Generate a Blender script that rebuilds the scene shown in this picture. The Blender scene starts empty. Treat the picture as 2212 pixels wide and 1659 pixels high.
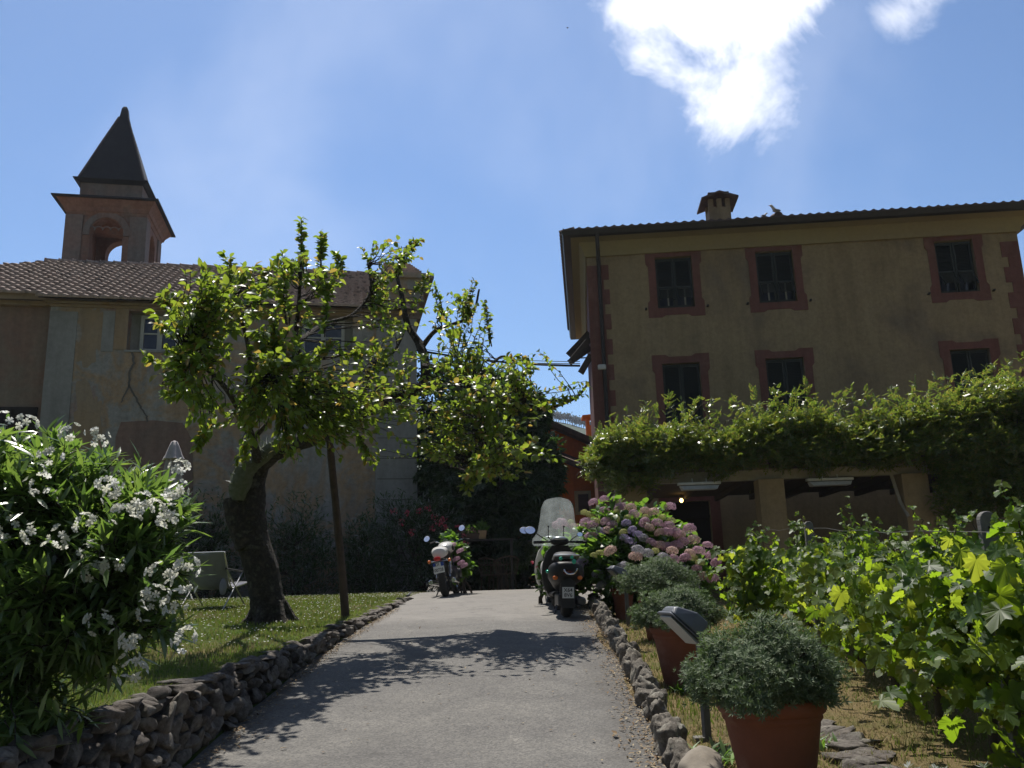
import bpy, math, random
import numpy as np
from mathutils import Vector, Matrix
random.seed(7); rng = np.random.default_rng(7)
sc = bpy.context.scene
COL = sc.collection
R = math.radians
EYE = 1.5
# ------------------------------------------------------------------ camera
PITCH, ROLL, FPX = R(12.84), R(-1.72), 2737.0 / 1.47559      # FPX in 2212-px-wide picture units
_f = np.array([0, math.cos(PITCH), math.sin(PITCH)]); _x = np.array([1, 0, 0.]); _u = np.array([0, -math.sin(PITCH), math.cos(PITCH)])
CX = math.cos(ROLL) * _x + math.sin(ROLL) * _u
CU = -math.sin(ROLL) * _x + math.cos(ROLL) * _u
cd = bpy.data.cameras.new('camera'); cam = bpy.data.objects.new('camera', cd); COL.objects.link(cam)
cd.sensor_width = 36; cd.lens = 36 * 2737 / 3264; cd.clip_start = .05; cd.clip_end = 6000
cam.matrix_world = Matrix(((CX[0], CU[0], -_f[0], 0), (CX[1], CU[1], -_f[1], 0), (CX[2], CU[2], -_f[2], EYE), (0, 0, 0, 1)))
sc.camera = cam
# ------------------------------------------------------------------ light
SUN_EL, SUN_AZ = R(66), R(-20)          # azimuth from +Y towards +X
w = bpy.data.worlds.new('World'); sc.world = w; w.use_nodes = True
nt = w.node_tree; nt.nodes.clear()
def N(tree, typ, **kw):
    n = tree.nodes.new(typ)
    for k, v in kw.items():
        if k in n.inputs.keys() if isinstance(k, str) else False: n.inputs[k].default_value = v
        else: setattr(n, k, v)
    return n
def mth(tree, op, a, b=None, c=None):
    n = tree.nodes.new('ShaderNodeMath'); n.operation = op
    for i, q in enumerate((a, b, c)):
        if q is None: continue
        if isinstance(q, (int, float)): n.inputs[i].default_value = q
        else: tree.links.new(q, n.inputs[i])
    return n.outputs[0]
def mixc(tree, f, a, b, mode='MIX'):
    n = tree.nodes.new('ShaderNodeMix'); n.data_type = 'RGBA'; n.blend_type = mode
    for s, q in ((n.inputs[0], f), (n.inputs[6], a), (n.inputs[7], b)):
        if isinstance(q, (int, float)): s.default_value = q
        elif isinstance(q, (tuple, list)): s.default_value = (*q[:3], 1)
        else: tree.links.new(q, s)
    return n.outputs[2]
def ray(u, v):
    return CX * ((u - 1106) / FPX) - CU * ((v - 829.5) / FPX) + _f
def at(u, v, Y):
    d = ray(u, v); p = d * (Y / d[1]); p[2] += EYE; return p
sky = nt.nodes.new('ShaderNodeTexSky'); sky.sky_type = 'NISHITA'; sky.sun_disc = False
sky.sun_elevation = SUN_EL; sky.sun_rotation = SUN_AZ; sky.air_density = 1.0; sky.dust_density = .6; sky.ozone_density = 1.6
tc = nt.nodes.new('ShaderNodeTexCoord')
def blobs_mask(lst):
    out = None
    for (u, v, rad) in lst:
        d = ray(u, v); d = d / np.linalg.norm(d)
        vd = nt.nodes.new('ShaderNodeVectorMath'); vd.operation = 'DISTANCE'
        nt.links.new(tc.outputs['Generated'], vd.inputs[0]); vd.inputs[1].default_value = d
        m = mth(nt, 'SUBTRACT', 1.0, mth(nt, 'DIVIDE', vd.outputs['Value'], rad / FPX))
        out = m if out is None else mth(nt, 'MAXIMUM', out, m)
    return out
def wnoise(scale, detail, rough, dist=0):
    n = nt.nodes.new('ShaderNodeTexNoise'); n.inputs['Scale'].default_value = scale; n.inputs['Detail'].default_value = detail
    n.inputs['Roughness'].default_value = rough; n.inputs['Distortion'].default_value = dist
    nt.links.new(tc.outputs['Generated'], n.inputs['Vector']); return n.outputs['Fac']
n1 = wnoise(9, 12, .62, .4)
big = blobs_mask([(1545, -60, 225), (1420, -25, 110), (1660, -25, 120), (1490, 40, 70), (1580, 30, 80)])
small = blobs_mask([(1985, -25, 105), (1565, 200, 165), (1330, 15, 35), (1545, 240, 60), (1620, 150, 150), (1480, 150, 110), (1390, 110, 50)])
ms = mth(nt, 'ADD', big, mth(nt, 'MULTIPLY', mth(nt, 'SUBTRACT', n1, .49), 2.1))
ms2 = mth(nt, 'ADD', small, mth(nt, 'MULTIPLY', mth(nt, 'SUBTRACT', n1, .58), 3.4))
def sstep(v, a, b):
    n = nt.nodes.new('ShaderNodeMapRange'); n.interpolation_type = 'SMOOTHSTEP'
    nt.links.new(v, n.inputs['Value']); n.inputs['From Min'].default_value = a; n.inputs['From Max'].default_value = b
    return n.outputs['Result']
core = sstep(ms, -.02, .72)
wis = mth(nt, 'MULTIPLY', sstep(ms2, -.1, 1.1), .8)
cl = mth(nt, 'MAXIMUM', core, wis)
veil = mth(nt, 'MULTIPLY', sstep(mth(nt, 'ADD', wnoise(2.3, 5, .5, .3), mth(nt, 'MULTIPLY', sstep(blobs_mask([(1570, 20, 700)]), 0, 1), .12)), .47, .80), .20)
cl = mth(nt, 'MAXIMUM', cl, veil)
# sky gain by direction: bluer ahead, dimmed behind the camera to darken the facades
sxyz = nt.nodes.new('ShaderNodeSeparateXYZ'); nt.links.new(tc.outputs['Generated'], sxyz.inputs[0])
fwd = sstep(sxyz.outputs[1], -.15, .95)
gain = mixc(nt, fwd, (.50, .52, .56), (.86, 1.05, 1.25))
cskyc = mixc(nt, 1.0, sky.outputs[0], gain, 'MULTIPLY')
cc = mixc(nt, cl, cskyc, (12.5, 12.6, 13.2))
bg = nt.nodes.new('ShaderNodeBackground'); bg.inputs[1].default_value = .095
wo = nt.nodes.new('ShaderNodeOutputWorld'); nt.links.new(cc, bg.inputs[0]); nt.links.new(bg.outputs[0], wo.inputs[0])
sl = bpy.data.lights.new('sun', 'SUN'); sl.energy = 5.0; sl.angle = R(.5); sl.color = (1, .955, .88)
so = bpy.data.objects.new('sun', sl); COL.objects.link(so)
sd = Vector((math.sin(SUN_AZ) * math.cos(SUN_EL), math.cos(SUN_AZ) * math.cos(SUN_EL), math.sin(SUN_EL)))
so.rotation_euler = sd.to_track_quat('Z', 'Y').to_euler(); so.location = (0, 0, 50)
sc.view_settings.view_transform = 'Standard'; sc.view_settings.look = 'None'; sc.view_settings.gamma = 1
sc.view_settings.exposure = .27
sc.render.engine = 'CYCLES'
# ------------------------------------------------------------------ materials
def newmat(name):
    m = bpy.data.materials.new(name); m.use_nodes = True; t = m.node_tree
    return m, t, t.nodes['Principled BSDF'], t.nodes['Material Output']
def tnoise(t, scale, detail=6, rough=.6, dist=0, vec=None):
    n = t.nodes.new('ShaderNodeTexNoise'); n.inputs['Scale'].default_value = scale; n.inputs['Detail'].default_value = detail
    n.inputs['Roughness'].default_value = rough; n.inputs['Distortion'].default_value = dist
    if vec is None:
        g = t.nodes.new('ShaderNodeNewGeometry'); vec = g.outputs['Position']
    t.links.new(vec, n.inputs['Vector']); return n.outputs['Fac']
def ramp(t, fac, stops):
    n = t.nodes.new('ShaderNodeValToRGB'); e = n.color_ramp.elements
    while len(e) < len(stops): e.new(.5)
    for q, (p, c) in zip(e, stops): q.position = p; q.color = (*c, 1)
    t.links.new(fac, n.inputs[0]); return n.outputs[0]
def vscale(t, s):
    g = t.nodes.new('ShaderNodeNewGeometry'); m = t.nodes.new('ShaderNodeVectorMath'); m.operation = 'MULTIPLY'
    t.links.new(g.outputs['Position'], m.inputs[0]); m.inputs[1].default_value = s; return m.outputs[0]
def bump(t, bs, h, strength=.4, dist=.02):
    b = t.nodes.new('ShaderNodeBump'); b.inputs['Strength'].default_value = strength; b.inputs['Distance'].default_value = dist
    t.links.new(h, b.inputs['Height']); t.links.new(b.outputs[0], bs.inputs['Normal'])
def mat(name, c1, c2=None, scale=5, rough=.8, b=.3, bscale=None, metal=0, spec=.4, c3=None, bd=.01, lo=.35, hi=.65):
    m, t, bs, o = newmat(name)
    c2 = c2 or tuple(x * .8 for x in c1)
    st = [(lo, c1), (hi, c2)] if c3 is None else [(lo, c1), ((lo + hi) / 2, c2), (hi, c3)]
    t.links.new(ramp(t, tnoise(t, scale, 8, .65), st), bs.inputs['Base Color'])
    bs.inputs['Roughness'].default_value = rough; bs.inputs['Metallic'].default_value = metal
    bs.inputs['Specular IOR Level'].default_value = spec
    if b: bump(t, bs, tnoise(t, bscale or scale * 4, 6), b, bd)
    return m
def leafmat(name, cols, trans, tf=.45, rough=.42, spec=.5):
    m, t, bs, o = newmat(name)
    g = t.nodes.new('ShaderNodeNewGeometry'); r = g.outputs['Random Per Island']
    n = len(cols)
    c = ramp(t, r, [((i + .5) / n, q) for i, q in enumerate(cols)])
    c2 = ramp(t, r, [((i + .5) / len(trans), q) for i, q in enumerate(trans)])
    t.links.new(c, bs.inputs['Base Color']); bs.inputs['Roughness'].default_value = rough
    bs.inputs['Specular IOR Level'].default_value = spec
    tr = t.nodes.new('ShaderNodeBsdfTranslucent'); t.links.new(c2, tr.inputs['Color'])
    mx = t.nodes.new('ShaderNodeMixShader'); mx.inputs[0].default_value = tf
    t.links.new(bs.outputs[0], mx.inputs[1]); t.links.new(tr.outputs[0], mx.inputs[2]); t.links.new(mx.outputs[0], o.inputs[0])
    return m
def craggy(V, sc_, amp, seed=0.):
    from mathutils import noise as mn
    out = []
    for v in V:
        q = Vector(v) * sc_ + Vector((seed, seed * .7, -seed)); f = mn.fractal(q, 0.9, 2.1, 5); r = mn.ridged_multi_fractal(q * .6, .9, 2., 4, 1., 2.) if False else 0; out.append(v * (1 + amp * f))
    return np.array(out)
def emis(name, c, s):
    m, t, bs, o = newmat(name); bs.inputs['Emission Color'].default_value = (*c, 1); bs.inputs['Emission Strength'].default_value = s; return m
# ------------------------------------------------------------------ object helpers
def tag(o, label=None, cat=None, group=None, kind=None):
    if label: o['label'] = label
    if cat: o['category'] = cat
    if group: o['group'] = group
    if kind: o['kind'] = kind
    return o
def thing(name, label, cat, loc=(0, 0, 0), rz=0, group=None):
    o = bpy.data.objects.new(name, None); COL.objects.link(o); o.location = [float(x) for x in loc]; o.rotation_euler = (0, 0, rz)
    o.empty_display_size = .1
    return tag(o, label, cat, group)
def dup(o, loc=None, rz=None, label=None, parent=None, scale=None):
    c = o.copy(); COL.objects.link(c); c.parent = parent
    if loc is not None: c.location = [float(x) for x in loc]
    if rz is not None: c.rotation_euler = (0, 0, rz)
    if scale is not None: c.scale = (scale,) * 3 if isinstance(scale, (int, float)) else scale
    if label: c['label'] = label
    for ch in list(o.children): dup(ch, parent=c)
    return c
def origin(o):
    p = np.zeros(3)
    while o is not None: p = p + np.array(o.location); o = o.parent
    return p
def link(name, me, parent=None, loc=None):
    o = bpy.data.objects.new(name, me); COL.objects.link(o)
    if parent is not None: o.parent = parent
    if loc is not None: o.location = [float(x) for x in loc]
    return o
class MB:
    """collects shapes (in world, or in a frame) and links them as one mesh"""
    def __init__(s, O=(0, 0, 0), rz=0):
        s.v = []; s.f = []; s.O = np.array(O, float); c, q = math.cos(rz), math.sin(rz)
        s.M = np.array([[c, -q, 0], [q, c, 0], [0, 0, 1.]])
    def add(s, vs, fs):
        k = len(s.v); s.v += [s.M @ np.array(v, float) + s.O for v in vs]; s.f += [tuple(i + k for i in f) for f in fs]; return s
    def box(s, a, b, taper=None):
        x0, y0, z0 = a; x1, y1, z1 = b
        vs = [(x0, y0, z0), (x1, y0, z0), (x1, y1, z0), (x0, y1, z0), (x0, y0, z1), (x1, y0, z1), (x1, y1, z1), (x0, y1, z1)]
        if taper:
            cx, cy = (x0 + x1) / 2, (y0 + y1) / 2
            vs = [v if v[2] == z0 else (cx + (v[0] - cx) * taper, cy + (v[1] - cy) * taper, v[2]) for v in vs]
        return s.add(vs, [(3, 2, 1, 0), (4, 5, 6, 7), (0, 1, 5, 4), (1, 2, 6, 5), (2, 3, 7, 6), (3, 0, 4, 7)])
    def bar(s, p, q, w, h=None, up=(0, 0, 1)):
        p, q = np.array(p, float), np.array(q, float); h = h or w; d = q - p; d /= np.linalg.norm(d)
        a = np.cross(d, up); 
        if np.linalg.norm(a) < 1e-4: a = np.cross(d, (1, 0, 0))
        a /= np.linalg.norm(a); b = np.cross(a, d)
        vs = [e + a * i * w / 2 + b * j * h / 2 for e in (p, q) for i, j in ((-1, -1), (1, -1), (1, 1), (-1, 1))]
        return s.add(vs, [(3, 2, 1, 0), (4, 5, 6, 7), (0, 1, 5, 4), (1, 2, 6, 5), (2, 3, 7, 6), (3, 0, 4, 7)])
    def tube(s, pts, rad, n=8, noise=0, cap=True):
        pts = [np.array(p, float) for p in pts]; m = len(pts)
        if isinstance(rad, (int, float)): rad = [rad] * m
        k = len(s.v); ref = None; vs = []; fs = []
        for i, p in enumerate(pts):
            d = pts[min(i + 1, m - 1)] - pts[max(i - 1, 0)]; d = d / (np.linalg.norm(d) + 1e-9)
            if ref is None:
                ref = np.cross(d, (0, 0, 1)) if abs(d[2]) < .9 else np.cross(d, (1, 0, 0))
            ref = ref - d * (ref @ d); ref /= np.linalg.norm(ref); b = np.cross(d, ref)
            for j in range(n):
                a = 2 * math.pi * j / n; rr = rad[i] * (1 + (random.uniform(-noise, noise) if noise else 0))
                vs.append(p + rr * (math.cos(a) * ref + math.sin(a) * b))
        for i in range(m - 1):
            for j in range(n):
                j2 = (j + 1) % n; fs.append((i * n + j, i * n + j2, (i + 1) * n + j2, (i + 1) * n + j))
        if cap: fs.append(tuple(reversed(range(n)))); fs.append(tuple((m - 1) * n + j for j in range(n)))
        return s.add(vs, fs)
    def lathe(s, prof, c=(0, 0, 0), n=24, axis=2, sx=1, sy=1):
        vs = []; fs = []; m = len(prof)
        for (r, z) in prof:
            for j in range(n):
                a = 2 * math.pi * j / n; q = [r * math.cos(a) * sx, r * math.sin(a) * sy, z]
                if axis == 0: q = [q[2], q[0], q[1]]
                if axis == 1: q = [q[0], q[2], q[1]]
                vs.append((q[0] + c[0], q[1] + c[1], q[2] + c[2]))
        for i in range(m - 1):
            for j in range(n):
                j2 = (j + 1) % n; fs.append((i * n + j, i * n + j2, (i + 1) * n + j2, (i + 1) * n + j))
        if prof[0][0] > 0: fs.append(tuple(reversed(range(n))))
        if prof[-1][0] > 0: fs.append(tuple((m - 1) * n + j for j in range(n)))
        return s.add(vs, fs)
    def ell(s, c, r, n=14, m=8, rz=0, rx=0):
        prof = []; vs = []; fs = []
        cz, sz, cxx, sx_ = math.cos(rz), math.sin(rz), math.cos(rx), math.sin(rx)
        for i in range(m + 1):
            t = math.pi * i / m
            for j in range(n):
                a = 2 * math.pi * j / n; x = r[0] * math.sin(t) * math.cos(a); y = r[1] * math.sin(t) * math.sin(a); z = -r[2] * math.cos(t)
                y, z = y * cxx - z * sx_, y * sx_ + z * cxx; x, y = x * cz - y * sz, x * sz + y * cz
                vs.append((c[0] + x, c[1] + y, c[2] + z))
        for i in range(m):
            for j in range(n):
                j2 = (j + 1) % n; fs.append((i * n + j, i * n + j2, (i + 1) * n + j2, (i + 1) * n + j))
        return s.add(vs, fs)
    def torus(s, c, Rr, r, axis=0, n=28, m=10, a0=0, a1=2 * math.pi):
        full = abs(a1 - a0 - 2 * math.pi) < 1e-6; vs = []; fs = []; nn = n if full else n + 1
        for i in range(nn):
            a = a0 + (a1 - a0) * i / n
            for j in range(m):
                b = 2 * math.pi * j / m; q = [r * math.sin(b), (Rr + r * math.cos(b)) * math.cos(a), (Rr + r * math.cos(b)) * math.sin(a)]
                if axis == 2: q = [q[1], q[2], q[0]]
                if axis == 1: q = [q[1], q[0], q[2]]
                vs.append((q[0] + c[0], q[1] + c[1], q[2] + c[2]))
        for i in range(n if full else n):
            i2 = (i + 1) % nn
            if not full and i == n: break
            for j in range(m):
                j2 = (j + 1) % m; fs.append((i * m + j, i * m + j2, i2 * m + j2, i2 * m + j))
        return s.add(vs, fs)
    def prism(s, poly, y0, y1, plane='xz'):
        n = len(poly)
        if plane == 'xz': vs = [(x, y0, z) for x, z in poly] + [(x, y1, z) for x, z in poly]
        elif plane == 'yz': vs = [(y0, a, b) for a, b in poly] + [(y1, a, b) for a, b in poly]
        else: vs = [(a, b, y0) for a, b in poly] + [(a, b, y1) for a, b in poly]
        fs = [tuple(range(n)), tuple(reversed(range(n, 2 * n)))] + [(i, i + n, (i + 1) % n + n, (i + 1) % n) for i in range(n)]
        return s.add(vs, fs)
    def loft(s, rings, cap=True):
        n = len(rings[0]); m = len(rings); vs = [p for r in rings for p in r]; fs = []
        for i in range(m - 1):
            for j in range(n):
                j2 = (j + 1) % n; fs.append((i * n + j, i * n + j2, (i + 1) * n + j2, (i + 1) * n + j))
        if cap: fs.append(tuple(reversed(range(n)))); fs.append(tuple((m - 1) * n + j for j in range(n)))
        return s.add(vs, fs)
    def build(s, name, m, parent=None, smooth=False, bevel=0, org=None, fix=True):
        O = origin(parent) if parent is not None else np.array(org if org is not None else (0, 0, 0), float)
        me = bpy.data.meshes.new(name); me.from_pydata([tuple(v - O) for v in s.v], [], s.f); me.materials.append(m)
        if fix:
            import bmesh
            b = bmesh.new(); b.from_mesh(me); bmesh.ops.recalc_face_normals(b, faces=b.faces); b.to_mesh(me); b.free()
        if smooth:
            me.polygons.foreach_set('use_smooth', [True] * len(me.polygons))
            if smooth != 'all': me.set_sharp_from_angle(angle=R(40))
        o = link(name, me, parent, None if parent is not None else O)
        if bevel:
            bm = o.modifiers.new('bevel', 'BEVEL'); bm.width = bevel; bm.segments = 2; bm.limit_method = 'ANGLE'
        return o
def fastmesh(name, V, F, m, parent=None, smooth=False, org=None):
    """V (n,3), F (m,k) arrays"""
    O = origin(parent) if parent is not None else np.array(org if org is not None else (0, 0, 0), float)
    V = np.asarray(V, float) - O; F = np.asarray(F); me = bpy.data.meshes.new(name)
    me.vertices.add(len(V)); me.vertices.foreach_set('co', V.ravel().astype(np.float32))
    k = F.shape[1]; me.loops.add(F.size); me.loops.foreach_set('vertex_index', F.ravel().astype(np.int32))
    me.polygons.add(len(F)); me.polygons.foreach_set('loop_start', np.arange(0, F.size, k, dtype=np.int32))
    me.polygons.foreach_set('loop_total', np.full(len(F), k, np.int32))
    if smooth: me.polygons.foreach_set('use_smooth', np.ones(len(F), bool))
    me.materials.append(m); me.update(calc_edges=True)
    return link(name, me, parent, None if parent is not None else O)
def nrm(a): return a / (np.linalg.norm(a, axis=-1, keepdims=True) + 1e-9)
# leaf templates: verts (along, across, up) and triangles
def oval(wd=.27, fold=.07, droop=.1):
    v = [(0, 0, 0), (.35, 0, -.0), (.7, 0, -droop * .4), (1, 0, -droop)]
    v += [(.18, wd * .65, fold * .6), (.45, wd, fold), (.75, wd * .7, fold * .6 - droop * .4), (.18, -wd * .65, fold * .6), (.45, -wd, fold), (.75, -wd * .7, fold * .6 - droop * .4)]
    f = [(0, 1, 4), (4, 1, 5), (1, 2, 5), (5, 2, 6), (2, 3, 6), (0, 7, 1), (7, 8, 1), (1, 8, 2), (8, 9, 2), (2, 9, 3)]
    return np.array(v), np.array(f)
def lance(wd=.075, droop=.15):
    v = [(0, 0, 0), (.4, 0, -.0), (1, 0, -droop), (.3, wd, .02), (.65, wd * .9, -droop * .3), (.3, -wd, .02), (.65, -wd * .9, -droop * .3)]
    return np.array(v), np.array([(0, 1, 3), (3, 1, 4), (1, 2, 4), (0, 5, 1), (5, 6, 1), (1, 6, 2)])
def vineleaf():
    pts = [(0, .03), (-.14, .2), (-.1, .34), (.08, .34), (.12, .52), (.3, .42), (.42, .5), (.5, .36), (.44, .24), (.62, .28), (.78, .16), (.84, .2), (1, 0)]
    out = pts + [(a, -b) for a, b in reversed(pts[:-1])]
    v = [(.12, 0, -.03)] + [(a, b, (.05 if i % 2 else -.05) - .12 * max(0, a) ** 2 + (.05 if abs(b) > .25 else 0)) for i, (a, b) in enumerate(out)]
    n = len(out); return np.array(v), np.array([(0, i, i + 1) for i in range(1, n)])
def pinnate(k=5, wd=.055, ll=.34):
    v = []; f = []
    def leaflet(bx, ang, L):
        i = len(v); c, s = math.cos(ang), math.sin(ang)
        for a, b, z in ((0, 0, 0), (.5, wd / ll, .02), (1, 0, -.08), (.5, -wd / ll, .02)):
            x, y = a * L, b * L; v.append((bx + x * c - y * s, x * s + y * c, z - .18 * bx * bx))
        f.append((i, i + 1, i + 2)); f.append((i, i + 2, i + 3))
    for j in range(k):
        for sgn in (-1, 1): leaflet(.12 + .72 * j / k, sgn * 1.0, ll * (1 - .05 * j))
    leaflet(.78, 0, ll); return np.array(v), np.array(f)
def palmate(k=5):
    v = []; f = []
    for j in range(k):
        a = (j - (k - 1) / 2) * .62; L = .95 - .1 * abs(j - (k - 1) / 2); i = len(v); c, s = math.cos(a), math.sin(a)
        for x, y, z in ((0, 0, 0), (.6, .14, -.02), (1, 0, -.22), (.6, -.14, -.02)):
            x *= L; y *= L; v.append((x * c - y * s, x * s + y * c, z))
        f.append((i, i + 1, i + 2)); f.append((i, i + 2, i + 3))
    return np.array(v), np.array(f)
def tuft(k=9, wd=.1):
    v = []; f = []
    for j in range(k):
        a = j * 2.4; e = .25 + .55 * (j / k); i = len(v); d = np.array([math.sin(e) * 1.1, math.cos(e) * math.cos(a), math.cos(e) * math.sin(a)])
        b = np.array([0.1 * j / k, 0, 0]); s = nrm(np.cross(d, (1, .1, 0)))
        for p in (b, b + d * .35 + s * wd, b + d * .7, b + d * .35 - s * wd): v.append(tuple(p))
        f.append((i, i + 1, i + 2)); f.append((i, i + 2, i + 3))
    return np.array(v), np.array(f)
def petals(k=5, wd=.32, cup=.15):
    v = []; f = []
    for j in range(k):
        a = 2 * math.pi * j / k; i = len(v)
        def q(r, da, z): return (z, r * math.cos(a + da), r * math.sin(a + da))
        v += [(-.1, 0, 0), q(.45, wd, cup * .5), q(.55, .12, cup * .5 + .02), q(.5, -wd, cup * .5), q(.62, wd * .4, cup * .3)]
        v[-5:] = [(-.1, 0, 0), q(.32, wd * .8, cup), q(.55, wd * .7, cup * .7), q(.58, -wd * .35, cup * .6), q(.32, -wd * .9, cup)]
        f += [(i, i + 1, i + 2), (i, i + 2, i + 3), (i, i + 3, i + 4)]
    return np.array(v), np.array(f)
def leaves(name, tm, P, D, U, S, m, parent=None, org=None, smooth=False):
    tv, tf = tm; P = np.asarray(P, float); D = nrm(np.asarray(D, float)); U = np.asarray(U, float)
    side = nrm(np.cross(U, D)); U = np.cross(D, side); S = np.asarray(S, float).reshape(-1, 1, 1)
    V = P[:, None, :] + S * (tv[None, :, 0:1] * D[:, None, :] + tv[None, :, 1:2] * side[:, None, :] + tv[None, :, 2:3] * U[:, None, :])
    n, k = len(P), len(tv); F = tf[None] + (np.arange(n) * k)[:, None, None]
    return fastmesh(name, V.reshape(-1, 3), F.reshape(-1, 3), m, parent, smooth, org)
def rdir(n): return nrm(rng.normal(size=(n, 3)))
def curve(a, b, k, sag=0., wob=0.):
    t = np.linspace(0, 1, k)[:, None]; p = a * (1 - t) + b * t; p[:, 2] += (sag * 4 * t * (1 - t))[:, 0]
    if wob: p[1:-1] += rng.normal(size=(k - 2, 3)) * wob
    return p
# ------------------------------------------------------------------ terrain heights
def rel(ys, zs): return lambda y: np.interp(y, ys, zs) + EYE
zroad = rel([-12, 0, 2, 4, 5.2, 7, 9, 10.4, 13, 15, 17, 18.5, 21, 24, 60], [-2.9, -1.5, -1.25, -1.0, -.92, -.72, -.56, -.48, -.36, -.27, -.22, -.2, -.34, -.36, -.36])
zlawn = rel([-12, 0, 3, 5, 7.3, 10, 15, 19, 24, 60], [-1.6, -.7, -.57, -.54, -.5, -.42, -.27, -.22, -.36, -.36])
zgard = rel([-12, 0, 3.8, 6.5, 8.9, 11.6, 15, 19, 24, 60], [-2.9, -1.35, -.98, -.85, -.69, -.58, -.42, -.34, -.36, -.36])
def zg(x, y):
    x = np.asarray(x, float); y = np.asarray(y, float)
    tL = np.clip((x + 1.98) / .12, 0, 1); tR = np.clip((x - .82) / .25, 0, 1)
    z = zlawn(y) * (1 - tL) + (zroad(y) - .03) * tL
    return z * (1 - tR) + zgard(y) * tR
def hitg(u, v, zf):
    d = ray(u, v); Y = 1.5
    while Y < 60:
        if d[2] * Y / d[1] + EYE <= zf(Y): break
        Y += .02
    p = d * (Y / d[1]); p[2] += EYE; return p
# ================================================================== SETTING
def grid_sheet(name, xs, ys, zf, mats, mi=None, kind='structure'):
    X, Y = np.meshgrid(xs, ys); Z = zf(X, Y); V = np.stack([X, Y, Z], -1).reshape(-1, 3); nx = len(xs)
    F = np.array([(j * nx + i, j * nx + i + 1, (j + 1) * nx + i + 1, (j + 1) * nx + i) for j in range(len(ys) - 1) for i in range(nx - 1)])
    o = fastmesh(name, V, F, mats[0], smooth=True)
    for q in mats[1:]: o.data.materials.append(q)
    if mi is not None:
        c = V[F].mean(1); o.data.polygons.foreach_set('material_index', mi(c).astype(np.int32))
    return tag(o, kind=kind)
def grassmat(name, g1, g2, dry, dlo, dhi, sc1=1.3):
    m, t, bs, o = newmat(name)
    a = ramp(t, tnoise(t, 26, 8, .75), [(.3, g1), (.7, g2)])
    c = mixc(t, ramp(t, tnoise(t, sc1, 6, .7), [(dlo, (0, 0, 0)), (dhi, (1, 1, 1))]), a, dry)
    t.links.new(c, bs.inputs['Base Color']); bs.inputs['Roughness'].default_value = .95; bs.inputs['Specular IOR Level'].default_value = .1
    bump(t, bs, tnoise(t, 45, 8, .8), .9, .03); return m
m_lawn = grassmat('lawn_turf', (.045, .075, .014), (.085, .12, .028), (.20, .15, .07), .50, .72)
m_gard = grassmat('dry_garden', (.16, .115, .055), (.26, .20, .10), (.09, .11, .03), .52, .70, 2.2)
m_earth = mat('earth', (.09, .075, .05), (.13, .11, .08), 3, .95, .5)
xs = np.unique(np.concatenate([[-900, -300, -120, -50, -30, -20, -14], np.arange(-11, -2, .35), [-2.0, -1.98, -1.86, -1.84], np.arange(-1.7, .8, .35), [.82, .9, 1.0, 1.07], np.arange(1.3, 9, .4), [12, 18, 30, 50, 120, 300, 900]]))
ys = np.unique(np.concatenate([[-60, -12, -4], np.arange(0, 26, .3), [30, 40, 60, 90, 140, 200, 300, 500, 900]]))
def zterr(X, Y):
    z = zg(X, Y); n = .018 * np.sin(X * 3.1 + 1.3 * np.sin(Y * 1.9)) * np.cos(Y * 2.3 + X); return z + n * (((X < -2.2) | (X > 1.1)) & (np.abs(X) < 40))
ground = grid_sheet('ground', xs, ys, zterr, [m_lawn, m_gard, m_earth], lambda c: np.where((c[:, 1] > 20) | (np.abs(c[:, 0]) > 15), 2, np.where(c[:, 0] < -1.8, 0, 1)))
# asphalt drive
m, t, bs, o = newmat('asphalt')
a1 = tnoise(t, 1.1, 5, .6, 1.5); a2 = tnoise(t, 160, 4, .8); a3 = tnoise(t, 26, 6, .7)
base = ramp(t, a1, [(.32, (.128, .122, .116)), (.55, (.155, .148, .138)), (.72, (.19, .18, .165))])
v = t.nodes.new('ShaderNodeTexVoronoi'); v.inputs['Scale'].default_value = 90; t.links.new(vscale(t, (1, 1, 1)), v.inputs['Vector'])
gr = ramp(t, v.outputs['Color'], [(.2, (.72, .72, .72)), (.8, (1.22, 1.2, 1.16))])
c = mixc(t, 1, base, gr, 'MULTIPLY'); c = mixc(t, 1, c, ramp(t, a3, [(.3, (.82, .82, .82)), (.7, (1.1, 1.1, 1.1))]), 'MULTIPLY')
g = t.nodes.new('ShaderNodeNewGeometry'); sx = t.nodes.new('ShaderNodeSeparateXYZ'); t.links.new(g.outputs['Position'], sx.inputs[0])
edge = t.nodes.new('ShaderNodeMapRange'); t.links.new(mth(t, 'ADD', sx.outputs[0], mth(t, 'MULTIPLY', mth(t, 'SUBTRACT', tnoise(t, 3, 6, .7), .5), .5)), edge.inputs['Value'])
edge.inputs['From Min'].default_value = .42; edge.inputs['From Max'].default_value = .62
c = mixc(t, mth(t, 'MULTIPLY', edge.outputs[0], .55), c, (.075, .068, .06))
pm = t.nodes.new('ShaderNodeMapRange'); t.links.new(mth(t, 'ADD', sx.outputs[1], mth(t, 'MULTIPLY', mth(t, 'SUBTRACT', tnoise(t, 1.2, 3, .6), .5), 1.2)), pm.inputs['Value'])
pm.inputs['From Min'].default_value = 10.4; pm.inputs['From Max'].default_value = 11.2
c = mixc(t, mth(t, 'MULTIPLY', pm.outputs[0], .5), c, (.27, .25, .225))
vc = t.nodes.new('ShaderNodeTexVoronoi'); vc.feature = 'DISTANCE_TO_EDGE'; vc.inputs['Scale'].default_value = .55
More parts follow.
